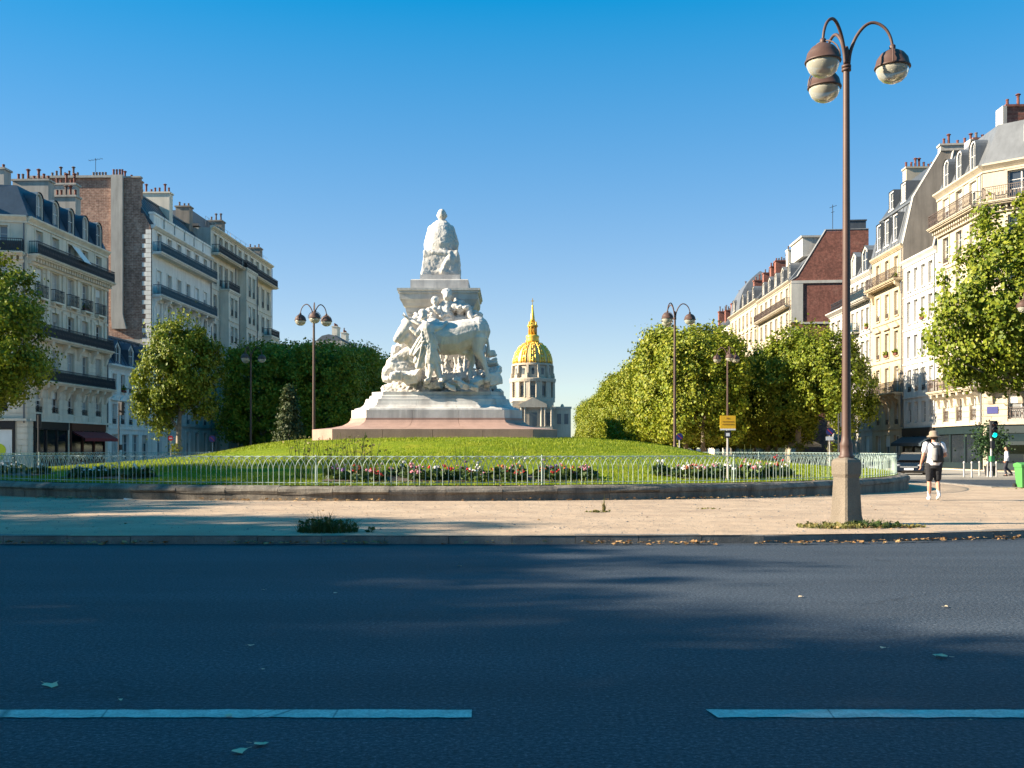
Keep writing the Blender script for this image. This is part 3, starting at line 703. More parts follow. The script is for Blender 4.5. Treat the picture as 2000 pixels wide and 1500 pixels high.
    mb.capsule(P(797, 622, D - .4), .06, P(786, 614, D - .5), .025); mb.capsule(P(797, 622, D + .05), .06, P(788, 611, D + .1), .025)
    for path in ([(838, 680, D - .25, .24), (834, 706, D - .3, .14), (836, 722, D - .3, .10), (835, 740, D - .3, .11), (833, 745, D - .32, .13)],
                 [(846, 682, D + .25, .22), (852, 706, D + .2, .13), (858, 722, D + .2, .1), (860, 740, D + .2, .11)],
                 [(934, 660, D - .2, .36), (932, 684, D - .25, .22), (944, 704, D - .2, .13), (950, 722, D - .22, .095), (953, 738, D - .22, .10), (951, 743, D - .25, .12)],
                 [(928, 664, D + .2, .32), (916, 690, D + .2, .19), (923, 706, D + .22, .12), (918, 724, D + .2, .09), (918, 740, D + .2, .1)]):
        for a, b in zip(path, path[1:]): mb.capsule(P(a[0], a[1], a[2]), a[3], P(b[0], b[1], b[2]), b[3], 10)
    mb.capsule(P(949, 634, D), .06, P(953, 668, D), .05); mb.capsule(P(953, 668, D), .05, P(954, 690, D - .05), .09)
    mb.ball(P(905, 688, D), (.24, .2, .14))
    inst('ox', sculpt('ox', mb, .026, M['marble_carved'], 3, [(.25, .035), (.08, .012)]), root)
    # herdsman leaning on the ox's neck
    mb = MB(); d = D - .62
    mb.ball(P(827, 616, d + .1), (.17, .19, .22)); mb.ball(P(826, 611, d + .12), (.19, .2, .16)); mb.ball(P(824, 620, d - .06), (.05, .05, .06))
    mb.capsule(P(829, 626, d + .1), .11, P(832, 636, d + .08), .13)
    mb.loft([], 8) if False else None
    for a, b in zip([(834, 642, .30), (838, 658, .28), (842, 676, .25), (842, 690, .27)], [(838, 658, .28), (842, 676, .25), (842, 690, .27), (840, 704, .26)]):
        mb.capsule(P(a[0], a[1], d), a[2], P(b[0], b[1], d), b[2], 12)
    mb.capsule(P(826, 640, d), .15, P(814, 652, d - .1), .11); mb.capsule(P(814, 652, d - .1), .1, P(803, 642, d - .1), .08)
    mb.capsule(P(846, 642, d), .15, P(862, 640, d + .1), .11); mb.capsule(P(862, 640, d + .1), .1, P(872, 630, d + .25), .08)
    mb.capsule(P(836, 700, d), .2, P(842, 718, d - .1), .13); mb.capsule(P(842, 718, d - .1), .13, P(838, 740, d), .085); mb.capsule(P(838, 741, d), .08, P(832, 743, d - .2), .07)
    mb.capsule(P(846, 700, d), .2, P(853, 720, d), .13); mb.capsule(P(853, 720, d), .12, P(859, 739, d), .085); mb.capsule(P(859, 740, d), .08, P(864, 743, d - .15), .07)
    for x0, y0, x1, y1 in [(830, 660, 812, 706), (836, 664, 824, 716), (842, 668, 836, 712), (848, 664, 850, 710), (826, 652, 804, 690), (833, 656, 816, 716), (846, 676, 858, 708)]:
        mb.capsule(P(x0, y0, d - .16), .09, P(x1, y1, d + .02), .11, 8)
    r = random.Random(12)
    for k in range(26):
        x0 = r.uniform(824, 850); y0 = r.uniform(646, 676); x1 = x0 + r.uniform(-22, 14); y1 = y0 + r.uniform(22, 42); mb.capsule(P(x0, y0, d - .24), .028, P(x1, y1, d - .10 + r.uniform(-.06, .05)), .034, 6)
    inst('herdsman', sculpt('herdsman', mb, .019, M['marble_carved'], 1, [(.12, .025)]), root)
    # woman and child above, with a garland of fruit
    mb = MB(); d = 41.75
    mb.ball(P(874, 577, d - .2), (.19, .2, .24)); mb.ball(P(873, 571, d - .15), (.22, .2, .16)); mb.ball(P(872, 580, d - .4), (.04, .05, .05))
    mb.capsule(P(874, 587, d - .15), .1, P(873, 594, d - .1), .13)
    for a, b in zip([(873, 598, .30), (872, 610, .30)], [(872, 610, .30), (874, 624, .34)]): mb.capsule(P(a[0], a[1], d), a[2], P(b[0], b[1], d), b[2], 12)
    mb.capsule(P(862, 598, d - .1), .13, P(856, 610, d - .35), .1); mb.capsule(P(856, 610, d - .35), .09, P(848, 602, d - .45), .07)
    mb.capsule(P(884, 598, d - .1), .13, P(898, 606, d - .2), .1); mb.capsule(P(898, 606, d - .2), .1, P(908, 600, d - .3), .07)
    inst('woman', sculpt('woman', mb, .02, M['marble_carved'], 1, [(.1, .06)]), root)
    mb = MB(); d = 41.6
    mb.ball(P(850, 587, d), (.17, .17, .19)); mb.capsule(P(850, 597, d), .1, P(850, 606, d), .17); mb.capsule(P(850, 606, d), .19, P(846, 620, d), .2)
    mb.capsule(P(843, 602, d), .09, P(834, 610, d - .1), .07); mb.capsule(P(857, 602, d), .09, P(862, 612, d - .2), .07)
    mb.capsule(P(847, 618, d), .13, P(838, 626, d - .2), .09)
    inst('child', sculpt('child', mb, .024, M['marble_carved'], 2, [(.12, .05)]), root)
    mb = MB(); r = random.Random(9)
    for k in range(95):
        t = r.random(); x = 812 + t * 124; y = 622 - 12 * math.sin(t * math.pi) + r.uniform(-9, 7) - (8 if .55 < t < .85 else 0)
        mb.ball(P(x, y, 41.6 + r.uniform(-.2, .25)), (r.uniform(.07, .19), r.uniform(.07, .16), r.uniform(.06, .16)), Matrix.Rotation(r.uniform(0, 3), 3, 'Y').to_quaternion(), 7, 5)
    for k in range(40):
        t = r.random(); x = 888 + t * 36; y = 586 + r.uniform(0, 26) + t * 10
        mb.ball(P(x, y, 41.95 + r.uniform(-.15, .15)), (r.uniform(.06, .16), r.uniform(.08, .14), r.uniform(.06, .14)), None, 7, 5)
    mb.capsule(P(812, 626, 41.8), .2, P(936, 626, 41.8), .22)
    inst('garland', sculpt('garland', mb, .03, M['marble_carved'], 1, [(.1, .05)]), root)
    # figures on the flanks, of which the front shows only the outline
    r = random.Random(3)
    for side in (-1, 1):
        for k, yy in enumerate((-.7, .5)):
            mb = MB(); x = side * 1.55
            mb.capsule((side * 1.9, yy, 2.9), .34, (x, yy, 4.1), .28); mb.capsule((x, yy, 4.1), .27, (side * 1.42, yy, 4.75), .2)
            mb.ball((side * 1.45, yy, 5.05), (.18, .2, .22)); mb.capsule((x, yy, 4.5), .12, (side * 1.85, yy + .4, 4.1), .09)
            for q in range(5): mb.capsule((side * (1.5 + .1 * q), yy + r.uniform(-.3, .3), 4.0), .1, (side * 2.05, yy + r.uniform(-.6, .6), 2.7), .14, 8)
            inst('standing_figure', sculpt('standing_figure', mb, .035, M['marble_carved'], 2, [(.2, .08)]), root)
make_monument()

# ------------------------------------------------------------------ street lamps with three globes
def make_lamp():
    root = empty('street_lamp')
    mb = MB()                                             # stone pedestal, square and tapering
    V = []; F = []; prof = [(.265, 0), (.25, .10), (.232, .18), (.195, .84), (.195, .86), (.222, .92), (.225, 1.13), (.20, 1.18), (.13, 1.22)]
    for k, (w, z) in enumerate(prof):
        c = w * .16
        V += [(x, y, z) for x, y in octo(w, c)]
    n = len(prof)
    F = [(8 * i + j, 8 * i + (j + 1) % 8, 8 * i + 8 + (j + 1) % 8, 8 * i + 8 + j) for i in range(n - 1) for j in range(8)] + [tuple(8 * n - 8 + j for j in range(8))]
    mb.add(V, F); mb.build('pedestal', M['pedestal'], root, rot=(0, 0, R(27))).scale = (.88, .88, 1)
    mb = MB(); mb.lathe([(.13, 1.2), (.14, 1.24), (.115, 1.27), (.11, 1.42), (.118, 1.46), (.092, 1.52), (.08, 1.62), (.078, 2.4), (.068, 5), (.056, 8.25), (.05, 8.3)], 14)
    for z in (8.2, 8.26): mb.lathe([(.05, z - .03), (.085, z - .02), (.085, z + .02), (.05, z + .03)], 12)
    mb.lathe([(.05, 8.3), (.05, 8.55), (.03, 8.62)], 12); mb.build('pole', M['lamp_metal'], root, smooth=True)
    for a in (-18, 102, 222):
        ca, sa = math.cos(R(a)), math.sin(R(a)); pr = [(0.04, 8.3), (.07, 8.52), (.16, 8.76), (.29, 8.93), (.42, 8.995), (.55, 8.96), (.67, 8.85), (.745, 8.70), (.78, 8.54)]
        mb = MB(); pz = []
        for i in range(len(pr) - 1):                      # smooth curve through the points
            p0, p1, p2, p3 = pr[max(i - 1, 0)], pr[i], pr[i + 1], pr[min(i + 2, len(pr) - 1)]
            for t in (0, .25, .5, .75): pz.append(tuple(.5 * (2 * b1 + (c1 - a1) * t + (2 * a1 - 5 * b1 + 4 * c1 - d1) * t * t + (3 * b1 - a1 - 3 * c1 + d1) * t ** 3) for a1, b1, c1, d1 in zip(p0, p1, p2, p3)))
        pz.append(pr[-1]); mb.tube([(x * ca, x * sa, z) for x, z in pz], [.032 - .008 * i / len(pz) for i in range(len(pz))], 10)
        mb.lathe([(.03, 8.44), (.055, 8.46), (.055, 8.54), (.035, 8.56)], 10, (.78 * ca, .78 * sa, 0))
        arm = mb.build('arm', M['lamp_metal'], root, smooth=True)
        gx, gy, gzz = .78 * ca, .78 * sa, 8.17
        mb = MB(); mb.lathe([(.0, .30), (.11, .28), (.20, .225), (.27, .13), (.30, .0), (.312, -.004), (.312, -.03), (.29, -.03)], 20, (gx, gy, gzz))
        mb.lathe([(.05, .26), (.05, .32), (.03, .34)], 10, (gx, gy, gzz)); globe = mb.build('lamp_cap', M['lamp_metal'], root, smooth=True)
        mb = MB(); mb.lathe([(.285, -.032), (.278, -.09), (.24, -.18), (.17, -.25), (.09, -.285), (.005, -.295)], 20, (gx, gy, gzz)); mb.build('globe', M['lamp_glass'], globe, smooth=True)
        mb = MB(); mb.tube([(gx - sa * .335 * math.sin(t) , gy + ca * .335 * math.sin(t), gzz - .02 + .36 * math.cos(t)) for t in [R(-90 + 18 * k) for k in range(11)]], .014, 5)
        mb.build('yoke', M['lamp_metal'], globe)
    return root
LAMP = make_lamp()
LAMP.location = (xx(1653, 18.45), 18.45, .12)
tag(LAMP, 'tall brown triple-globe street lamp on a stone pedestal beside the kerb', 'street lamp', 'brown triple-globe street lamps')
for (px, D, sc, rz, lab) in [(613, 63.5, 1.18, 62, 'triple-globe street lamp directly left of the monument against dark trees'),
                             (1318, 63.5, 1.18, 10, 'triple-globe street lamp before the sunlit clipped trees right of the golden dome'),
                             (490, 84, 1.12, 30, 'small distant triple-globe street lamp left of the conical young tree'),
                             (1421, 80.5, 1.08, 48, 'small distant triple-globe street lamp rising above the yellow notice'),
                             (2012, 54, 1.1, 0, 'triple-globe street lamp cut by the right edge of the photograph')]:
    o = copy_tree(LAMP); x = xx(px, D); o.location = (x, D, gz(x, D) + .05); o.scale = (sc,) * 3; o.rotation_euler = (0, 0, R(rz)); o['label'] = lab
# ------------------------------------------------------------------ buildings
_WM = {}
def win_meshes(w, h, dark=None):
    k = (round(w, 2), round(h, 2), dark)
    if k not in _WM:
        b = MB(); t = .075
        b.box(-w / 2, 0, 0, -w / 2 + t, .07, h); b.box(w / 2 - t, 0, 0, w / 2, .07, h); b.box(-w / 2 + t, 0, 0, w / 2 - t, .07, t); b.box(-w / 2 + t, 0, h - t, w / 2 - t, .07, h)
        b.box(-.045, -.008, t, .045, .06, h - t)
        for f in ((.36, .68) if h > 1.6 else (.5,)): b.box(-w / 2 + t, .012, h * f - .02, -.045, .05, h * f + .02); b.box(.045, .012, h * f - .02, w / 2 - t, .05, h * f + .02)
        p = MB(); p.box(-w / 2 + .02, .05, .02, w / 2 - .02, .075, h - .02)
        _WM[k] = (b.mesh('window', M['frame']), p.mesh('pane', M[dark or 'glass']))
    return _WM[k]
_RM = {}
def rail_mesh(L, h, mat, panel=None, depth=0.0):
    """iron railing along x from 0 to L, returning to the wall at both ends"""
    k = (round(L, 2), round(h, 2), mat, panel, round(depth, 2))
    if k not in _RM:
        b = MB(); b.box(0, 0, h - .05, L, .05, h); b.box(0, .01, .06, L, .04, .09); b.box(0, .01, h - .2, L, .04, h - .175)
        n = max(2, int(L / .13))
        for i in range(n + 1): x = L * i / n; b.box(x - .011, .012, 0, x + .011, .034, h - .05)
        for i in range(0, n, 2):                          # scrollwork between the bars
            x = L * (i + .5) / n; b.box(x - .04, .016, h * .35, x + .04, .03, h * .55)
        if depth:
            for x in (0, L - .03):
                b.box(x, .05, h - .05, x + .03, depth, h); b.box(x, .05, .06, x + .03, depth, .09)
                for i in range(1, int(depth / .13) + 1): b.box(x, i * .13, 0, x + .025, i * .13 + .02, h - .05)
        b2 = None
        if panel:
            b.cur = 1; b.box(.03, .036, .10, L - .03, .044, h - .21)
        _RM[k] = b.mesh('railing', [M[mat], M[panel or mat]])
    return _RM[k]

class Fac:
    """one facade plane: origin at its left end seen from outside, x along it, y into the house"""
    def __init__(s, root, x, y, rz, W, z0=0.0):
        s.root = root; s.x = x - root.location.x; s.y = y - root.location.y; s.rz = rz; s.W = W; s.z0 = z0 - root.location.z
        s.c, s.s = math.cos(rz), math.sin(rz)
    def at(s, lx, ly, lz): return (s.x + lx * s.c - ly * s.s, s.y + lx * s.s + ly * s.c, s.z0 + lz)
    def put(s, name, mesh, lx=0, ly=0, lz=0, parent=None, sc=None):
        o = inst(name, mesh, None, s.at(lx, ly, lz), (0, 0, s.rz), sc)
        if parent is None: o.parent = s.root
        else:
            o.parent = parent; a = parent.location; v = Matrix.Rotation(-parent.rotation_euler.z, 3, 'Z') @ (Vector(o.location) - Vector(a)); o.location = v; o.rotation_euler = (0, 0, 0)
        return o
    def mk(s, name, mb, mat, lx=0, ly=0, lz=0, parent=None): return s.put(name, mb.mesh(name, mat), lx, ly, lz, parent)

VR = random.Random(404)
def facade(F, floors, wall, iron='iron', glass='glass', panel=None, margin=.5):
    """walls with real openings, windows with panes, mouldings and balconies"""
    W = F.W; wb = MB(); tr = MB(); dep = .3
    for fl in floors:
        z0, z1 = fl['z']; n = fl.get('n', 4); w = fl.get('w', 1.15); zs = fl.get('s', z0 + .15); zt = fl.get('t', z1 - .75)
        m = fl.get('m', margin); us = fl.get('us') or [m + (W - 2 * m) * (i + .5) / n for i in range(n)]
        if fl.get('solid'): wb.quad((0, 0, z0), (W, 0, z0), (W, 0, z1), (0, 0, z1)); continue
        wb.quad((0, 0, z0), (W, 0, z0), (W, 0, zs), (0, 0, zs)); wb.quad((0, 0, zt), (W, 0, zt), (W, 0, z1), (0, 0, z1))
        e = [0.0]
        for u in us: e += [u - w / 2, u + w / 2]
        e.append(W)
        for i in range(0, len(e), 2): wb.quad((e[i], 0, zs), (e[i + 1], 0, zs), (e[i + 1], 0, zt), (e[i], 0, zt))
        g = fl.get('g', glass); wm, pm = win_meshes(w, zt - zs, g)
        for u in us:
            a, b = u - w / 2, u + w / 2
            wb.quad((a, 0, zs), (a, 0, zt), (a, dep, zt), (a, dep, zs)); wb.quad((b, 0, zt), (b, 0, zs), (b, dep, zs), (b, dep, zt))
            wb.quad((a, 0, zs), (a, dep, zs), (b, dep, zs), (b, 0, zs)); wb.quad((a, 0, zt), (b, 0, zt), (b, dep, zt), (a, dep, zt))
            wo = F.put('window', wm, u, dep - .1, zs); F.put('pane', pm, u, dep - .1, zs, wo)
            t_ = VR.random()
            if t_ < .2:                                   # roller blind let down part of the way
                hb = (zt - zs) * VR.uniform(.25, .75); bl = MB(); bl.box(-w / 2 + .03, 0, -hb, w / 2 - .03, .03, 0); F.put('blind', bl.mesh('blind', M['blind_white' if t_ < .12 else 'render_pale']), u, dep - .16, zt - .02)
            if .2 < t_ < .24 and zs > 5:                  # window box with plants
                pb = MB(); pb.box(a + .1, -.22, zs + .0, b - .1, -.06, zs + .2); wb_ = F.mk('window_box', pb, M['pot']); rg_ = np.random.default_rng(int(t_ * 1e6)); n_ = 70
                Q = np.stack([rg_.uniform(a + .1, b - .1, n_), rg_.normal(-.15, .08, n_), zs + .2 + np.abs(rg_.normal(.12, .12, n_))], 1); V_ = np.repeat(Q, 4, 0) + rg_.normal(size=(n_ * 4, 3)) * .07; i_ = np.arange(n_) * 4
                F.put('plants', np_mesh('plants', V_, np.stack([i_, i_ + 1, i_ + 2, i_ + 3], 1), M['leaf_lit']), 0, 0, 0, wb_)
            if fl.get('sur', True):                       # architrave
                q = .16; tr.box(a - q, -.05, zs, a - .004, -.003, zt + q); tr.box(b + .004, -.05, zs, b + q, -.003, zt + q); tr.box(a, -.05, zt + .004, b, -.003, zt + q)
                tr.box(a - .06, -.1, zs - .12, b + .06, -.052, zs - .01)
            if fl.get('key'): tr.box(u - .12, -.12, zt + .02, u + .12, -.053, zt + .42)
            if fl.get('hood'): tr.box(a - .25, -.22, zt + .30, b + .25, -.003, zt + .42)
            if fl.get('ped'):
                tr.box(a - .28, -.22, zt + .30, b + .28, -.003, zt + .40)
                tr.extrude_x([(-.2, 0)], 0, 0) if False else None
                tr.add([(a - .3, -.2, zt + .402), (b + .3, -.2, zt + .402), (u, -.2, zt + .85), (a - .3, -.003, zt + .402), (b + .3, -.003, zt + .402), (u, -.003, zt + .85)],
                       [(0, 1, 2), (0, 2, 5, 3), (1, 4, 5, 2), (0, 3, 4, 1)])
            if fl.get('shut'):
                for x0, x1 in ((a - w * .48, a - .02), (b + .02, b + w * .48)):
                    sb = MB(); sb.box(x0, -.06, zs + .02, x1, -.012, zt)
                    for k in range(int((zt - zs) / .16)): sb.box(x0 + .04, -.075, zs + .1 + k * .16, x1 - .04, -.062, zs + .2 + k * .16)
                    F.mk('shutter', sb, M['frame'])
            bal = fl.get('bal')
            if bal == 'ind':
                sl = MB(); sl.box(a - .2, -.42, zs - .2, b + .2, -.003, zs - .06); sl.box(a - .1, -.3, zs - .36, a + .12, -.003, zs - .202); sl.box(b - .12, -.3, zs - .36, b + .1, -.003, zs - .202)
                so = F.mk('balcony', sl, wall); F.put('railing', rail_mesh(w + .36, .95, iron, panel, .36), a - .18, -.4, zs - .06, so)
            elif bal == 'guard':
                F.put('railing', rail_mesh(w - .04, .85, iron, panel), a + .02, .04, zs)
            elif bal == 'half':
                F.put('railing', rail_mesh(w - .04, .45, iron, panel), a + .02, .04, zs)
        bal = fl.get('bal')
        if bal == 'cont':
            x0, x1 = fl.get('bx', (0.1, W - .1)); dd = fl.get('bd', .75); sl = MB(); z = z0
            sl.box(x0, -dd, z - .16, x1, -.003, z); sl.box(x0 - .04, -dd - .06, z - .09, x1 + .04, -dd - .002, z - .02); sl.box(x0 + .05, -dd + .12, z - .26, x1 - .05, -.003, z - .162)
            nc = fl.get('cons', 0)
            for k in range(nc):
                u = x0 + .4 + (x1 - x0 - .8) * k / max(1, nc - 1)
                sl.extrude_x([(-.003, z - 1.35), (-.003, z - .262), (-dd + .15, z - .262), (-dd + .18, z - .5), (-.30, z - .72), (-.22, z - 1.1), (-.12, z - 1.3)], u - .17, u + .17)
            if fl.get('dent'):
                k = int((x1 - x0) / .42)
                for q in range(k): u = x0 + (q + .5) * (x1 - x0) / k; sl.box(u - .11, -.5, z - .52, u + .11, -.003, z - .262)
                sl.box(x0 + .05, -.22, z - .72, x1 - .05, -.003, z - .522)
            so = F.mk('balcony', sl, wall); F.put('railing', rail_mesh(x1 - x0 - .1, fl.get('rh', .95), iron, fl.get('panel', panel), dd - .1), x0 + .05, -dd + .03, z, so)
        if fl.get('rust'):                                # rusticated courses on the piers
            pe = [0.0]
            for u in us: pe += [u - w / 2 - .02, u + w / 2 + .02]
            pe.append(W); h = .42; k = max(1, int((z1 - z0 - .25) / h)); h = (z1 - z0 - .25) / k
            for q in range(k):
                za, zb_ = z0 + q * h + .03, z0 + (q + 1) * h - .03
                for i in range(0, len(pe), 2):
                    if pe[i + 1] - pe[i] > .1: tr.box(pe[i], -.045, za, pe[i + 1], -.004, zb_)
        if fl.get('pil'):                                 # pilasters between the windows
            gaps = [us[0] - (us[1] - us[0]) / 2 if len(us) > 1 else .3] + [(p + q) / 2 for p, q in zip(us, us[1:])] + [us[-1] + (us[1] - us[0]) / 2 if len(us) > 1 else W - .3]
            for u in gaps:
                u = min(max(u, .3), W - .3); tr.box(u - .22, -.12, z0 + .02, u + .22, -.006, z1 - .5); tr.box(u - .3, -.18, z1 - .5, u + .3, -.006, z1 - .3)
        if fl.get('band', True): tr.box(-.02, -.09, z1 - .17, W + .02, -.003, z1 - .02)
    F.mk('wall', wb, wall); F.mk('moulding', tr, wall)
    if len(floors) > 4:
        zt_ = floors[-1]['z'][1]; dp = MB(); dp.tube([(W - .18, -.14, 3.4), (W - .18, -.14, zt_ - .2)], .055, 6); F.mk('downpipe', dp, M['zinc'])

def body(F, depth, z1, mat, side=None, skip=''):
    """flank and rear walls behind a facade"""
    b = MB(); W = F.W
    if skip != '0': b.quad((0, depth, 0), (0, 0, 0), (0, 0, z1), (0, depth, z1))
    if skip != 'W': b.quad((W, 0, 0), (W, depth, 0), (W, depth, z1), (W, 0, z1))
    b.quad((W, depth, 0), (0, depth, 0), (0, depth, z1), (W, depth, z1))
    F.mk('flank_wall', b, side or mat)
def cornice(F, z, mat, d=.55, h=.45, ends=.0, dent=False):
    b = MB(); b.extrude_x([(.1, z - h), (.1, z), (-d, z), (-d, z - .12), (-d * .75, z - .2), (-d * .45, z - .3), (-.08, z - h)], -ends, F.W + ends)
    if dent:
        k = int(F.W / .4)
        for q in range(k): u = (q + .5) * F.W / k; b.box(u - .1, -d * .62, z - h - .05, u + .1, -.003, z - h + .1)
    F.mk('cornice', b, mat)
def mansard(F, z0, z1, mat, inset=1.5, depth=11, top=1.0, cap=None, x0=0.0, x1=None):
    W = F.W if x1 is None else x1; b = MB()
    prof = [(-.15, z0), (depth, z0), (depth - inset, z1), (depth / 2, z1 + top), (inset, z1)]
    b.extrude_x(prof, x0 + .03, W - .03); ro = F.mk('roof', b, mat)
    c = MB()
    c.extrude_x([(inset - .12, z1 - .05), (inset + .1, z1 - .06), (inset + .1, z1 + .1), (inset - .12, z1 + .1)], x0, W); F.mk('ridge_flashing', c, M['zinc'], parent=None)
    # standing seams
    s = MB(); k = max(2, int((W - x0) / .9)); h = z1 - z0
    for q in range(1, k):
        u = x0 + (W - x0) * q / k
        s.add([(u - .02, -.19, z0 + .03), (u + .02, -.19, z0 + .03), (u + .02, inset - .06, z1 - .04), (u - .02, inset - .06, z1 - .04), (u - .02, -.14, z0 + .03), (u + .02, -.14, z0 + .03), (u + .02, inset, z1 - .04), (u - .02, inset, z1 - .04)],
              [(0, 1, 2, 3), (0, 3, 7, 4), (1, 5, 6, 2)])
    F.mk('roof_seam', s, mat); return ro
_DM = {}
def dormer(F, u, z, y, w=1.3, h=1.9, style='arch', mat='zinc', fmat='frame', depth=1.6):
    k = (w, h, style, mat, fmat, depth)
    if k not in _DM:
        b = MB(); hw = w / 2; t = .17; n = 8
        if style == 'arch': top = [(hw * math.cos(math.pi * i / n), h - hw + hw * math.sin(math.pi * i / n)) for i in range(n + 1)]
        elif style == 'gable': top = [(hw + .08, h - .45), (0, h + .15), (-hw - .08, h - .45)]
        else: top = [(hw + .05, h), (-hw - .05, h)]
        outer = [(-hw, 0), (hw, 0)] + top if style != 'arch' else [(-hw, 0), (hw, 0)] + top
        sc = (hw - t) / hw
        inner = [(p[0] * sc, t * .6 + p[1] * (h - t * 1.3) / h * (1 if style != 'gable' else .96)) for p in outer]
        m = len(outer)
        V = [(p[0], 0, p[1]) for p in outer] + [(p[0], 0, p[1]) for p in inner] + [(p[0], .14, p[1]) for p in inner]
        Fc = [(i, (i + 1) % m, m + (i + 1) % m, m + i) for i in range(m)] + [(m + i, m + (i + 1) % m, 2 * m + (i + 1) % m, 2 * m + i) for i in range(m)]
        b.add(V, Fc); b.box(-hw - .08, -.1, -.12, hw + .08, .02, 0)
        r = MB(); V = [(p[0] * 1.08, -.08, p[1] * 1.03 + .01) for p in outer] + [(p[0] * 1.08, depth, p[1] * 1.03 + .01) for p in outer]
        r.add(V, [(i, i + m, (i + 1) % m + m, (i + 1) % m) for i in range(1, m)])
        g = MB(); g.add([(p[0], .10, p[1]) for p in inner], [tuple(range(m))])
        g.cur = 1; g.box(-.03, .06, t, .03, .098, h * .86); g.box(-hw + t, .07, h * .5 - .025, -.032, .098, h * .5 + .025); g.box(.032, .07, h * .5 - .025, hw - t, .098, h * .5 + .025)
        _DM[k] = (b.mesh('dormer', M[fmat]), r.mesh('dormer_roof', M[mat]), g.mesh('pane', [M['glass'], M['frame']]))
    a, r, g = _DM[k]; o = F.put('dormer', a, u, y, z); F.put('dormer_roof', r, u, y, z, o); F.put('pane', g, u, y, z, o)
_PM = {}
def pot_mesh(kind):
    if kind not in _PM:
        m = MB(); h = {'short': .38, 'mid': .55, 'tall': .8}[kind.split('_')[0]]
        m.lathe([(.13, 0), (.115, .06), (.10, h - .1), (.12, h - .08), (.12, h), (.08, h)], 8)
        if kind.startswith('tall'): m.lathe([(.2, h + .06), (.2, h + .1), (.02, h + .2)], 8); m.box(-.015, -.015, h - .05, .015, .015, h + .1)
        _PM[kind] = m.mesh('chimney_pot', M['pot_dark' if kind.endswith('dark') else 'pot'])
    return _PM[kind]
def chimney(F, x0, x1, y0, y1, z0, z1, mat, pots=6, dark=False, seed=0):
    """stack from z0 to z1 with a capping slab and a row of clay pots"""
    b = MB(); b.box(x0, y0, z0, x1, y1, z1 - .16); b.box(x0 - .1, y0 - .1, z1 - .158, x1 + .1, y1 + .1, z1)
    o = F.mk('chimney', b, mat); r = random.Random(seed * 31 + int(x0 * 10) + int(z1 * 7)); lx = x1 - x0 > y1 - y0
    for k in range(pots):
        t = (k + .5) / pots + r.uniform(-.02, .02); x = x0 + (x1 - x0) * t if lx else (x0 + x1) / 2; y = (y0 + y1) / 2 if lx else y0 + (y1 - y0) * t
        kind = r.choice(['short', 'mid', 'mid', 'tall']) + ('_dark' if dark or r.random() < .3 else '')
        F.put('chimney_pot', pot_mesh(kind), x, y, z1, o)
def shopfront(F, z1, mat, x0=.2, x1=None, n=4, awn=None, asc=1.1):
    W = x1 or F.W - .2; b = MB(); b.box(x0, -.25, z1 - .75, W, -.004, z1 - .05); b.box(x0, -.12, 0, W, -.004, .45)
    for k in range(n + 1): u = x0 + (W - x0) * k / n; b.box(max(x0, u - .12), -.18, .452, min(W, u + .12), -.006, z1 - .752)
    so = F.mk('shopfront', b, M[mat])
    for k in range(n):
        a = x0 + (W - x0) * k / n + .14; c = x0 + (W - x0) * (k + 1) / n - .14
        g = MB(); g.box(a, -.09, .46, c, -.05, z1 - .76); F.mk('shop_window', g, M['glass_dark'], parent=so)
    if awn:
        g = MB(); zt = z1 - .8; g.add([(x0, -.27, zt), (W, -.27, zt), (W, -asc - .2, zt - .55), (x0, -asc - .2, zt - .55), (W, -asc - .2, zt - .8), (x0, -asc - .2, zt - .8)], [(0, 3, 2, 1), (3, 5, 4, 2)])
        g.tube([(x0, -.3, zt - .1), (x0, -asc - .15, zt - .62)], .02, 5); g.tube([(W, -.3, zt - .1), (W, -asc - .15, zt - .62)], .02, 5)
        F.mk('awning', g, M[awn])

SL = .03
LX = lambda D: -36 + SL * (D - 76)
RX = lambda D: 34 + SL * (D - 74)
ROT_L = math.atan2(1, SL)               # left row, seen from the avenue, runs away from the camera
ROT_R = math.atan2(-1, -SL)
def left_fac(root, D0, D1): return Fac(root, LX(D0), D0, ROT_L, (D1 - D0) * math.hypot(1, SL))
def right_fac(root, D0, D1): return Fac(root, RX(D1), D1, ROT_R, (D1 - D0) * math.hypot(1, SL))
def house(label, x, y): return tag(empty('town_house', (x, y, -.45)), label, 'building')

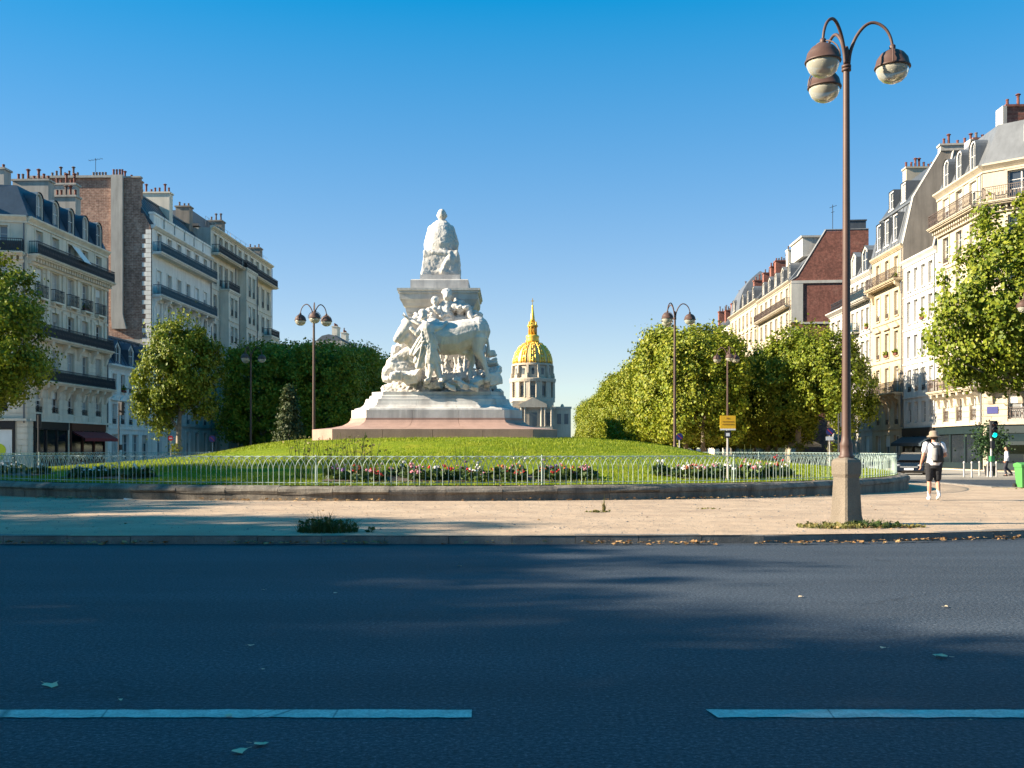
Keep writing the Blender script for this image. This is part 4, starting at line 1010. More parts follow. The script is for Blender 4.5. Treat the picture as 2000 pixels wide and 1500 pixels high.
def left_corner():
    r = house('corner apartment house with dark blue slate mansard and five arched dormers, far left', LX(83), 83)
    F = left_fac(r, 76, 90); W = F.W
    rot2 = R(12); w2 = 15.0; G = Fac(r, LX(76) - w2 * math.cos(rot2), 76 - w2 * math.sin(rot2), rot2, w2)
    for f, n in ((F, 5), (G, 5)):
        facade(f, [dict(z=(-.5, 3.7), solid=True), dict(z=(3.7, 6.5), n=n, w=1.15, s=4.25, t=5.9, rust=True, bal='half', sur=False),
                   dict(z=(6.65, 9.85), n=n, w=1.2, s=6.75, t=9.2, rust=True, bal='cont', cons=2 * n, bd=.85, panel='awning_dark', sur=False),
                   dict(z=(10.0, 12.7), n=n, w=1.2, s=10.1, t=12.1, bal='cont', cons=n + 1, bd=.7, panel='awning_dark', key=True, pil=True),
                   dict(z=(12.7, 15.75), n=n, w=1.2, s=13.0, t=15.2, bal='ind', pil=True, band=False, g='glass_pale'),
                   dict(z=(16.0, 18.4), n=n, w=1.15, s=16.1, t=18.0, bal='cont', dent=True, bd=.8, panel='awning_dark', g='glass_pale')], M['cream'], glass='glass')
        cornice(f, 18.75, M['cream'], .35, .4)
    # hipped slate mansard over both fronts
    b = MB(); c0 = Vector((LX(76), 76)); d1 = Vector((SL, 1)).normalized(); d2 = Vector((-math.cos(rot2), -math.sin(rot2))); n1 = Vector((-d1.y, d1.x)); n2 = Vector((-math.sin(rot2), math.cos(rot2)))
    e = c0 + d1 * -.15 - d2 * .15; far = c0 + d1 * 14; lf = c0 + d2 * 15
    o = Vector((r.location.x, r.location.y)); zr = r.location.z
    def q(p, z): return (p.x - o.x, p.y - o.y, z - zr)
    it = e + (n1 + n2) * 1.15; ft = far + n1 * 1.2; lt = lf + n2 * 1.2; bk = lf + d1 * 14
    b.add([q(e, 18.76), q(far, 18.76), q(ft, 21.3), q(it, 21.3), q(lf, 18.76), q(lt, 21.3), q(bk, 22.2), q(bk, 18.76)],
          [(0, 1, 2, 3), (4, 0, 3, 5), (3, 2, 6, 5), (1, 7, 6, 2), (7, 4, 5, 6)]); b.build('roof', M['slate'], r)
    for k in range(5): dormer(F, .5 + (W - 1) * (k + .5) / 5, 18.85, -.02, 1.15, 2.05, 'arch', 'slate', 'pale')
    for k in range(4): dormer(G, 1.5 + 2.6 * k, 18.85, -.02, 1.15, 2.05, 'arch', 'slate', 'pale')
    body(F, 14, 18.7, M['render_pale'])
    chimney(F, 6.5, 7.6, 5.2, 9.5, 20.5, 24.2, M['render_pale'], 6); chimney(F, 8.6, 9.6, 2.6, 5.6, 20.5, 23.8, M['render_pale'], 7)
    chimney(F, 12.0, 13.0, 1.9, 4.4, 20.5, 23.3, M['render_pale'], 6); chimney(F, 13.02, 13.9, 2.4, 5.2, 20.5, 24.6, M['render_pale'], 7)
    # shops on the ground floor
    shopfront(F, 3.7, 'shop_black', .9, 6.2, 3); shopfront(F, 3.7, 'shop_brown', 6.8, 13.2, 3, 'awning_red')
    shopfront(G, 3.7, 'shop_black', 9.2, 14.2, 2)
    b = MB(); b.box(11.9, -.13, .5, 14.0, -.095, 2.9); so = G.mk('display_panel', b, M['blind_white'])
    b = MB(); b.add([(13.15 + .42 * math.cos(t) * (1 + .15 * math.sin(3 * t)), -.16, 1.25 + .62 * math.sin(t)) for t in [2 * math.pi * k / 20 for k in range(20)]], [tuple(range(20))]); b.add([(p[0], -.14, p[2]) for p in b.v[:20]], [tuple(range(19, -1, -1))]); G.mk('display_poster', b, M['poster'], parent=so); shopfront(G, 3.7, 'shop_black', 2, 8.6, 3)
    for f in (F, G):
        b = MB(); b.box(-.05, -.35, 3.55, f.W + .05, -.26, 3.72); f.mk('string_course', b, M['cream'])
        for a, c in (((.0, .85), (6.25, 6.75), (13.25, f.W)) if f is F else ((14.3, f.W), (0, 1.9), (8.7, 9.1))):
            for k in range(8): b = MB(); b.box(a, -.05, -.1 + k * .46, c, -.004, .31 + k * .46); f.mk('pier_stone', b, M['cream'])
    # half lowered sun blind on the top floor balcony
    b = MB(); b.add([(7.2, -.02, 18.0), (8.5, -.02, 18.0), (8.5, -1.05, 16.7), (7.2, -1.05, 16.7), (7.2, -.04, 17.97), (8.5, -.04, 17.97), (8.5, -1.07, 16.67), (7.2, -1.07, 16.67)], [(0, 1, 2, 3), (7, 6, 5, 4), (0, 3, 7, 4), (1, 5, 6, 2)])
    F.mk('sun_blind', b, M['blind_white'])
left_corner()

def left_low():
    r = house('low white house with blue slate roof behind the corner house on the left', LX(95), 95)
    F = left_fac(r, 90.05, 100.25)
    facade(F, [dict(z=(-.5, 3.4), n=4, w=1.5, s=.3, t=2.8, sur=False), dict(z=(3.4, 6.3), n=5, w=1.0, s=3.7, t=5.5, ped=True, bal='half'), dict(z=(6.3, 8.7), n=5, w=.95, s=6.6, t=8.2, bal='half')], M['white_shade_lifted'])
    cornice(F, 9.0, M['white_shade_lifted'], .4, .4); mansard(F, 9.0, 11.7, M['slate'], 1.3, 10, .5)
    for k in range(3): dormer(F, 2 + 3 * k, 9.1, -.05, 1.2, 1.9, 'gable', 'slate')
    body(F, 10, 9.0, M['render_pale'])
left_low()

def left_white():
    D0, D1 = 100.3, 118.0
    r = house('tall pale apartment house with blue balconies and brick party wall, left', LX(109), 109)
    F = left_fac(r, D0, D1); W = F.W
    facade(F, [dict(z=(-.5, 4), n=6), dict(z=(4, 7.2), n=6, bal='half'), dict(z=(7.2, 10.4), n=6, bal='half'), dict(z=(10.4, 13.5), n=6, w=1.2, s=10.7, t=12.9, bal='half'),
               dict(z=(13.5, 16.5), n=6, w=1.2, s=13.7, t=16.0, bal='half', key=True, g='glass_pale', pil=True),
               dict(z=(16.65, 20.7), n=6, w=1.2, s=16.75, t=19.2, bal='cont', panel='blue_panel', bd=.9, cons=7, g='glass_pale'),
               dict(z=(20.85, 23.4), n=6, w=1.2, s=21.0, t=22.9, bal='cont', panel='blue_panel', bd=.9, g='glass_pale')], M['white_shade_lifted'], iron='blue_panel')
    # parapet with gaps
    for k in range(6): b = MB(); u = W * k / 6; b.box(u + .15, -.12, 23.42, u + W / 6 - .25, .3, 24.5); b.box(u + .05, -.2, 24.502, u + W / 6 - .15, .36, 24.72); F.mk('parapet_panel', b, M['white_shade_lifted'])
    cornice(F, 23.45, M['white_shade_lifted'], .4, .35)
    mansard(F, 23.5, 27.2, M['zinc_dark'], 2.6, 12, .4)
    # brick party wall towards the camera, a little turned, with a pale rendered flue stripe
    G = Fac(r, LX(D0) - 12.0 * math.cos(R(1.7)), D0 - .12 + 12.0 * math.sin(R(1.7)), R(-1.7), 12.0)
    zt = 28.0
    def pane(name, poly, y, mat, th=.35):
        mb = MB(); n = len(poly); mb.add([(p[0], y, p[1]) for p in poly] + [(p[0], y + th, p[1]) for p in poly], [tuple(range(n)), tuple(range(2 * n - 1, n - 1, -1))] + [(i, i + n, (i + 1) % n + n, (i + 1) % n) for i in range(n)])
        return G.mk(name, mb, mat)
    pane('party_wall', [(0, 0), (11.9, 0), (11.9, 23.2), (11.2, 24.5), (10.9, 24.6), (10.9, zt), (0, zt)], 0, M['brick_pale'])
    pane('flue_stripe', [(8.2, 13.2), (9.6, 13.2), (9.25, 14.6), (9.25, zt + .25), (8.1, zt + .25), (8.1, 14.6)], -.3, M['render_pale'], .29)
    pane('party_wall_render', [(0, 0), (11.95, 0), (11.95, 12.2), (0, 12.2)], -.04, M['render_pale'], .038)
    b = MB(); b.box(-.1, -.25, zt, 8.05, .55, zt + .22); b.box(9.3, -.1, zt, 10.95, .5, zt + .15); G.mk('wall_coping', b, M['render_pale'])
    for k in range(26): b = MB(); w = .55 if k % 2 else .9; b.box(12.0 - w, -.06, 11.0 + k * .46, 11.97, -.002, 11.42 + k * .46); G.mk('quoin', b, M['white_shade_lifted'])
    for k, x in enumerate([8.3, 8.6, 8.9, 9.15]): G.put('chimney_pot', pot_mesh('mid'), x, -.1, zt + .25)
    for k in range(7): G.put('chimney_pot', pot_mesh(['short_dark', 'mid_dark', 'tall_dark'][k % 3]), 2.1 + k * .42, .15, zt + .22)
    for k in range(5): G.put('chimney_pot', pot_mesh('short_dark'), 6.2 + k * .3, .15, zt + .22)
    # rooftop aerial
    b = MB(); b.tube([(6.4, .15, zt), (6.4, .15, zt + 2.0)], .025, 5); b.tube([(5.7, .15, zt + 1.75), (7.1, .15, zt + 1.95)], .018, 4)
    for k in range(5): b.tube([(5.8 + .3 * k, -.15, zt + 1.77 + .04 * k), (5.8 + .3 * k, .45, zt + 1.77 + .04 * k)], .012, 4)
    G.mk('aerial', b, M['iron'])
    chimney(F, 2.2, 3.3, 2.2, 6.5, 24.0, 28.5, M['brick_pale'], 7); chimney(F, 8.5, 9.5, 1.4, 5.2, 23.6, 28.8, M['cream2'], 8); chimney(F, 16.4, 17.5, 2.0, 3.6, 24.0, 29.2, M['render_grey'], 3, True)
    body(F, 12, 23.4, M['render_pale'], skip='0')
left_white()

def left_bay(label, D0, D1, bays, hz, seed, nb):
    r = house(label, LX((D0 + D1) / 2), (D0 + D1) / 2); F = left_fac(r, D0, D1); W = F.W
    fl = [dict(z=(-.5, 4), n=nb)]
    zs = [4, 7.2, 10.4, 13.6, 16.8, 20.2, hz]
    for k, (a, b_) in enumerate(zip(zs, zs[1:])):
        fl.append(dict(z=(a, b_), n=nb, w=1.2, s=a + .5, t=b_ - .75, bal='guard', g='glass'))
    fl.append(dict(z=(hz + .15, hz + 3.0), n=nb, w=1.25, s=hz + .3, t=hz + 2.5, bal='cont', bd=1.0, panel='awning_dark'))
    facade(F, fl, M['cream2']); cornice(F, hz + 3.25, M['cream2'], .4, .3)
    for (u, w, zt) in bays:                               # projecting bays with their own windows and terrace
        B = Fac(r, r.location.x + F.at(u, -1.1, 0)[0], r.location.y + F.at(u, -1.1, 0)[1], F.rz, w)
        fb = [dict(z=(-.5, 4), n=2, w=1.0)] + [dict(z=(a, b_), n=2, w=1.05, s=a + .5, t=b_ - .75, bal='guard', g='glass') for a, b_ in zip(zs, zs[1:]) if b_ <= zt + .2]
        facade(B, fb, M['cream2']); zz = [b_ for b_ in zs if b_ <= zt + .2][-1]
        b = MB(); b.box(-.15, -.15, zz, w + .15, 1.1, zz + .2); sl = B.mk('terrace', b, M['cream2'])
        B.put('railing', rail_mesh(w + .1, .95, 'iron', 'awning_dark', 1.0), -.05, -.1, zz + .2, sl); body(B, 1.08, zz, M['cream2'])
    b = MB(); b.box(.0, 1.4, hz + 3.2, W, 10, hz + 3.5); b.box(.8, 2.5, hz + 3.5, W - 1.5, 9, hz + 5.2); F.mk('roof', b, M['zinc'])
    b = MB()                                              # roof guard rail
    for k in range(9): b.tube([(W * k / 8, .6, hz + 3.3), (W * k / 8, .6, hz + 4.3)], .02, 4)
    b.tube([(0, .6, hz + 4.3), (W, .6, hz + 4.3)], .02, 4); F.mk('guard_rail', b, M['pole_grey'])
    chimney(F, W - 1.6, W - .3, 1.2, 3.0, hz + 2, hz + 5.6, M['render_grey'], 3, True); body(F, 12, hz + 3, M['render_pale'])
left_bay('cream apartment house with projecting bay, middle of the left row', 118.05, 127.5, [(3.2, 4.2, 20.2)], 24.0, 1, 4)
left_bay('farthest cream apartment house of the left row, ending against the sky', 127.55, 144.5, [(1.0, 4.6, 24.0), (12.6, 4.2, 16.8)], 24.0, 2, 6)

def far_left():
    r = house('distant roof just above the dark trees left of the monument', -30, 205); F = left_fac(r, 195, 215)
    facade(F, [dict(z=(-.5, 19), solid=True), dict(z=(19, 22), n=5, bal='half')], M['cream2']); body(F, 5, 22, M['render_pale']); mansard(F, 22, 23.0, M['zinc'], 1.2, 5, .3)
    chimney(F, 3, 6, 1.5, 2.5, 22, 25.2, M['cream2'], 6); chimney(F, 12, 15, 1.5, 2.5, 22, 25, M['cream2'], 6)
far_left()

# ---- right row
def right_corner():
    r = house('sunlit cream corner house with grey mansard and dark green shopfronts, far right', RX(78), 78)
    F = right_fac(r, 73.8, 82.45); rot2 = R(-43); G = Fac(r, RX(73.8), 73.8, rot2, 9.0)
    G2 = Fac(r, RX(73.8) + 9 * math.cos(rot2), 73.8 + 9 * math.sin(rot2), R(-8), 14.0)
    for f, n in ((F, 3), (G, 2), (G2, 4)):
        wd = 1.15 if f is not G else 1.7
        facade(f, [dict(z=(-.5, 3.35), solid=True), dict(z=(3.35, 5.85), n=n, w=wd, s=3.6, t=5.3, bal='guard', rust=True, sur=False),
                   dict(z=(6.0, 9.3), n=n, w=wd, s=6.1, t=8.7, bal='cont', cons=2 * n + 1, bd=.9, key=True), dict(z=(9.3, 12.6), n=n, w=wd, s=9.6, t=11.9, bal='half', hood=True),
                   dict(z=(12.6, 15.8), n=n, w=wd, s=12.9, t=15.1, bal='half', key=True), dict(z=(15.8, 18.75), n=n, w=wd, s=16.1, t=18.1, bal='half'),
                   dict(z=(19.1, 21.5), n=n, w=wd + .05, s=19.2, t=21.2, bal='cont', dent=True, bd=.85, rh=1.0)], M['ochre'], iron='iron_brown')
        cornice(f, 21.9, M['ochre'], .4, .4)
        b = MB(); b.box(-.05, -.4, 3.2, f.W + .05, -.26, 3.4); f.mk('string_course', b, M['ochre'])
    d1 = Vector((SL, 1)).normalized(); c0 = Vector((RX(73.8), 73.8)); n1 = Vector((d1.y, -d1.x)); dg = Vector((math.cos(rot2), math.sin(rot2))); ng = Vector((-dg.y, dg.x)); c1 = c0 + dg * 9
    d3 = Vector((math.cos(R(-8)), math.sin(R(-8)))); n3 = Vector((-d3.y, d3.x)); c2 = c1 + d3 * 14; far = c0 + d1 * 8.64
    o = r.location
    def q(p, z): return (p.x - o.x, p.y - o.y, z - o.z)
    k = 1.35
    def ins(p, a, b_): return p + (a + b_).normalized() * k * 1.06
    t0, t1 = ins(c0, n1, ng), ins(c1, ng, n3); tf = far + n1 * k; t2 = c2 + n3 * k
    b = MB(); za, zb_ = 21.92, 25.0
    b.add([q(far, za), q(c0, za), q(c1, za), q(c2, za), q(tf, zb_), q(t0, zb_), q(t1, zb_), q(t2, zb_), q(c2 + n3 * 12, zb_ + .8), q(far + n1 * 12, zb_ + .8), q(far + n1 * 12, za)],
          [(0, 1, 5, 4), (1, 2, 6, 5), (2, 3, 7, 6), (4, 5, 6, 7, 8, 9), (0, 4, 9, 10)]); b.build('roof', M['zinc'], r)
    for k2 in range(3): dormer(F, .6 + (F.W - 1.2) * (k2 + .5) / 3, 22.0, .0, 1.1, 2.2, 'arch', 'zinc', 'frame')
    sk = MB(); sk.box(2.6, .35, 23.2, 4.4, .5, 24.4); G.mk('skylight_frame', sk, M['frame']); sk = MB(); sk.box(2.75, .3, 23.35, 4.25, .34, 24.25); G.mk('skylight_pane', sk, M['glass_dark'])
    for (a, c) in ((1.3, 26.7), (7.0, 26.0)):
        chimney(F, F.W - a - 1.0, F.W - a, 2.2, 7.5, 24.5, c, M['brick_red'], 8); bb = MB(); bb.box(F.W - a - 1.1, 1.9, 24.3, F.W - a + .1, 2.19, c - .1); F.mk('flue_facing', bb, M['render_pale'])
    chimney(G2, 1.5, 6, 5, 6.2, 25, 27.6, M['brick_red'], 9)
    body(F, 12, 21.8, M['render_pale'])
    shopfront(F, 3.35, 'shop_green', .2, F.W - .1, 3); shopfront(G, 3.35, 'shop_green', .3, 8.7, 3, 'shop_green', .9); shopfront(G2, 3.35, 'shop_black', .2, 13.5, 5, 'shop_green', 1.2)
    # blue street plate and window boxes
    b = MB(); b.box(.25, -.09, 4.0, 1.0, -.05, 4.5); G.mk('street_plate', b, M['sign_blue'])
right_corner()

def right_white():
    r = house('narrow white house without dormers between two taller houses, right', RX(86), 86); F = right_fac(r, 82.5, 90.15)
    facade(F, [dict(z=(-.5, 3.3), solid=True), dict(z=(3.3, 6), n=4, w=.95, s=3.7, t=5.5, sur=False), dict(z=(6, 8.9), n=4, w=.95, s=6.4, t=8.3, sur=False, bal='half'), dict(z=(8.9, 11.9), n=4, w=.95, s=9.3, t=11.2, shut=False),
               dict(z=(11.9, 14.8), n=4, w=.95, s=12.3, t=14.2), dict(z=(14.8, 17.5), n=4, w=.95, s=15.1, t=16.9)], M['white'])
    cornice(F, 17.85, M['white'], .35, .4); b = MB(); b.extrude_x([(-.3, 17.86), (10, 17.86), (10, 19.0), (5, 19.4)], 0, F.W); F.mk('roof', b, M['zinc']); body(F, 10, 17.8, M['render_pale'])
    shopfront(F, 3.3, 'shop_black', .2, F.W - .2, 3, 'awning_dark', 1.0)
right_white()

def right_yellow():
    D0, D1 = 90.2, 98.75
    r = house('yellow house with tall zinc mansard and bare grey gable wall, right', RX(94), 94); F = right_fac(r, D0, D1); W = F.W
    facade(F, [dict(z=(-.5, 3.4), n=3, w=1.5, s=.2, t=2.7, sur=False), dict(z=(3.4, 6.3), n=3, w=1.05, s=3.7, t=5.6, bal='half'), dict(z=(6.5, 9.6), n=3, w=1.05, s=6.6, t=8.9, bal='cont', cons=6, bd=.8),
               dict(z=(9.6, 13.2), n=3, w=1.05, s=9.9, t=12.1, ped=True, bal='half'), dict(z=(13.2, 16.4), n=3, w=1.05, s=13.5, t=15.7, bal='half'),
               dict(z=(16.6, 19.4), n=3, w=1.0, s=16.7, t=18.8, bal='cont', bd=.8, cons=2)], M['yellow'], iron='iron_brown', glass='glass_pale')
    cornice(F, 19.6, M['yellow'], .3, .3)
    mansard(F, 19.62, 23.3, M['zinc'], .75, 12, .0); b = MB(); b.extrude_x([(.7, 23.35), (11.3, 23.35), (8.5, 27.0), (3.2, 27.0)], .03, W - .03); F.mk('upper_roof', b, M['zinc_dark'])
    for k in range(3): dormer(F, .9 + (W - 1.8) * (k + .5) / 3 , 20.2, .0, 1.15, 2.4, 'flat', 'zinc')
    for k in range(2): dormer(F, 2.6 + 3.2 * k, 23.9, 1.0, 1.15, 1.7, 'flat', 'zinc')
    # gable wall towards the camera, standing above the white house
    G = Fac(r, RX(D0), D0 - .05, R(-6), 11); b = MB()
    poly = [(-.05, 0), (11, 0), (11, 27.6), (3.2, 27.6), (.85, 23.6), (-.05, 19.6)]; n = len(poly)
    b.add([(p[0], 0, p[1]) for p in poly] + [(p[0], .3, p[1]) for p in poly], [tuple(range(n)), tuple(range(2 * n - 1, n - 1, -1))] + [(i, i + n, (i + 1) % n + n, (i + 1) % n) for i in range(n)]); G.mk('gable_wall', b, M['render_grey'])
    b = MB(); b.tube([(-.08, .12, 19.5), (.82, .12, 23.62), (3.2, .12, 27.68), (11, .12, 27.7)], .13, 4); b.tube([(4.2, -.03, 27.6), (2.3, -.03, 18.2)], .11, 4); G.mk('gable_flashing', b, M['render_pale'])
    chimney(G, 3.1, 9.5, -.1, .7, 27.6, 28.2, M['render_pale'], 11); chimney(F, .3, 1.3, 2.8, 6.0, 24, 28.3, M['ochre'], 8); body(F, 12, 19.5, M['render_pale'], skip='W')
right_yellow()

def right_pale():
    r = house('pale stone house with gabled stone dormers and plants on its sills, right', RX(102), 102); F = right_fac(r, 98.8, 106.2); W = F.W
    facade(F, [dict(z=(-.5, 3.4), n=3, w=1.4, s=.3, t=2.7, sur=False), dict(z=(3.4, 6.4), n=4, w=.9, s=3.7, t=5.8), dict(z=(6.4, 9.6), n=4, w=.9, s=6.8, t=9.0), dict(z=(9.6, 12.9), n=4, w=.9, s=9.9, t=12.1, bal='half'),
               dict(z=(12.9, 16.0), n=4, w=.9, s=13.2, t=15.3), dict(z=(16.2, 18.6), n=4, w=.9, s=16.3, t=18.0, bal='cont', bd=.8, panel='blue_panel')], M['pale'], glass='glass_pale')
    cornice(F, 18.8, M['pale'], .3, .3); mansard(F, 18.82, 21.6, M['zinc'], 1.2, 11, .4)
    for k in range(2): dormer(F, 1.9 + 3.6 * k, 18.85, -.1, 1.7, 2.4, 'gable', 'zinc', 'pale')
    b = MB(); b.box(.5, -.8, 13.05, 3.6, -.003, 13.2); sl = F.mk('balcony', b, M['pale']); F.put('railing', rail_mesh(3.0, .9, 'blue_panel', 'blue_panel', .7), .55, -.78, 13.2, sl); body(F, 11, 18.7, M['render_pale'])
right_pale()
def right_low():
    r = house('lower white house with a leafy roof terrace behind the lamp post, right', RX(110), 110); F = right_fac(r, 106.25, 113.4)
    facade(F, [dict(z=(-.5, 3.4), n=3), dict(z=(3.4, 6.6), n=3), dict(z=(6.6, 9.8), n=3), dict(z=(9.8, 13), n=3), dict(z=(13, 16), n=3)], M['pale'], glass='glass_pale'); cornice(F, 16.3, M['pale'], .5, .4)
    b = MB(); b.box(0, 0, 16.31, F.W, 10, 16.5); b.box(0.1, 5.5, 16.5, F.W - .1, 9.5, 21.5); F.mk('terrace', b, M['render_pale']); F.put('railing', rail_mesh(F.W - .2, .9, 'iron'), .1, .1, 16.5); body(F, 10, 16.3, M['render_pale'])
    wm, pm = win_meshes(1.3, 2.0, 'glass'); w = F.put('window', wm, 3, 5.42, 18.4); F.put('pane', pm, 3, 5.42, 18.4, w)
right_low()

def right_brick():
    D0, D1 = 131, 150.8
    r = house('cream apartment house with a large red brick gable wall, middle of the right row', RX(141), 141); F = right_fac(r, D0, D1); W = F.W
    fl = [dict(z=(-.5, 4), n=6)] + [dict(z=(a, a + 3.15), n=6, w=1.15, s=a + .4, t=a + 2.5, bal='half', key=k == 3) for k, a in enumerate((4, 7.15, 10.3, 13.45, 16.6))] + [dict(z=(19.9, 22.8), n=6, s=20.1, t=22.3, bal='cont', bd=.8)]
    facade(F, fl, M['ochre'], iron='iron_brown', glass='glass_pale'); cornice(F, 23.1, M['ochre'], .4, .35)
    mansard(F, 23.12, 26.3, M['zinc'], 2.4, 14, .4)
    for k in range(5): dormer(F, 2 + 3.9 * k, 23.2, .3, 1.6, 2.4, 'gable' if k % 2 else 'arch', 'zinc', 'pale')
    b = MB(); b.box(W - 6.5, 1.6, 26.2, W - .6, 9, 28.6); b.box(W - 6.7, 1.4, 28.6, W - .4, 9.2, 28.85); F.mk('attic', b, M['pale'])
    chimney(F, W - 9.5, W - 8.4, 1.6, 5.2, 26, 28.6, M['cream2'], 7, True); chimney(F, 4, 5, 1.4, 3.2, 25, 28.3, M['brick_red'], 5); chimney(F, 1, 2, 1.4, 3.0, 25, 28.0, M['brick_red'], 5)
    G = Fac(r, RX(D0), D0 - .05, R(-6), 12); b = MB(); poly = [(0, 0), (9.6, 0), (9.6, 29.2), (4.3, 29.2), (.75, 23.4), (0, 23.0)]; n = len(poly)
    b.add([(p[0], 0, p[1]) for p in poly] + [(p[0], .35, p[1]) for p in poly], [tuple(range(n)), tuple(range(2 * n - 1, n - 1, -1))] + [(i, i + n, (i + 1) % n + n, (i + 1) % n) for i in range(n)]); G.mk('gable_wall', b, M['brick_red'])
    b = MB(); b.box(0, -.12, 22.6, 9.6, -.003, 22.95); b.box(1.2, -.12, 17.4, 9.6, -.003, 17.65)
    G.mk('string_course', b, M['pale'])
    for k in range(9): b = MB(); b.box(-.02, -.09, k * 1.9, 1.25 if k % 2 else .85, -.004, k * 1.9 + 1.88); G.mk('quoin', b, M['pale'])
    b = MB(); b.box(-.02, -.1, 17.66, 1.45, -.006, 22.598); G.mk('quoin', b, M['pale'])
    b = MB(); b.tube([(.0, .1, 23.0), (.75, .1, 23.5), (4.3, .1, 29.35), (9.6, .1, 29.35)], .14, 4); G.mk('gable_flashing', b, M['zinc'])
    chimney(G, 7.0, 9.3, .1, 1.0, 29.2, 30.6, M['zinc_dark'], 0); body(F, 12, 23, M['render_pale'], skip='W')
    b = MB(); b.tube([(5.2, .2, 29), (5.2, .2, 32.6)], .04, 5); b.tube([(4.8, .2, 32.2), (5.7, .2, 32.5)], .03, 4); b.tube([(5.0, .2, 31.6), (5.4, .2, 31.7)], .03, 4); G.mk('aerial', b, M['iron'])
right_brick()
def right_domed():
    D0, D1 = 150.85, 173.5
    r = house('cream house with a curved grey dome roof at the end of the right row', RX(162), 162); F = right_fac(r, D0, D1); W = F.W
    fl = [dict(z=(-.5, 4), n=7)] + [dict(z=(a, a + 3.2), n=7, w=1.2, s=a + .4, t=a + 2.5, bal='half', ped=k == 4) for k, a in enumerate((4, 7.2, 10.4, 13.6, 16.8, 20.0))]
    facade(F, fl, M['ochre'], iron='iron_brown', glass='glass_pale'); cornice(F, 23.6, M['ochre'], .5, .4); mansard(F, 23.62, 26.3, M['zinc'], 2.2, 12, .3, x0=8)
    # curved dome over the first bays (far end), square in plan
    b = MB(); n = 9; V = []
    for k in range(n):
        t = k / (n - 1); s = (1 - t ** 2.1) * .98 + .02; z = 23.62 + 7.2 * (t ** .9)
        cx, cy, hx, hy = 4.0, 4.2, 4.0 * s, 4.2 * s; V += [(cx - hx, cy - hy, z), (cx + hx, cy - hy, z), (cx + hx, cy + hy, z), (cx - hx, cy + hy, z)]
    b.add(V, [(4 * i + j, 4 * i + (j + 1) % 4, 4 * i + 4 + (j + 1) % 4, 4 * i + 4 + j) for i in range(n - 1) for j in range(4)] + [(4 * n - 4, 4 * n - 3, 4 * n - 2, 4 * n - 1)]); F.mk('dome_roof', b, M['zinc'])
    dormer(F, 4, 24.2, -.1, 1.4, 1.8, 'arch', 'zinc', 'pale')
    for k in range(3): dormer(F, 10.5 + 4 * k, 23.7, .1, 1.4, 2.3, 'arch', 'zinc', 'pale')
    chimney(F, -.2, .9, 2.2, 5, 24, 28.8, M['brick_red'], 4, True); chimney(F, 9, 10, 2, 5, 25, 28.4, M['brick_red'], 5); chimney(F, 16, 17, 2, 5, 25, 28.4, M['brick_red'], 5); body(F, 12, 23.5, M['render_pale'])
right_domed()
def right_far():
    r = house('farthest right house, only its dark chimneys showing above the clipped trees', RX(184), 184); F = right_fac(r, 173.6, 196)
    facade(F, [dict(z=(-.5, 18), solid=True), dict(z=(18, 22.5), n=6, s=19, t=21.6)], M['cream2']); mansard(F, 22.5, 25, M['zinc'], 2, 12, .3); body(F, 12, 22.5, M['render_pale'])
    for u in (1, 8, 14, 20.5): chimney(F, u, u + 1.1, 1.6, 4.2, 23.5, 27.6 - .1 * u % 1, M['brick_red'], 5, True)
right_far()

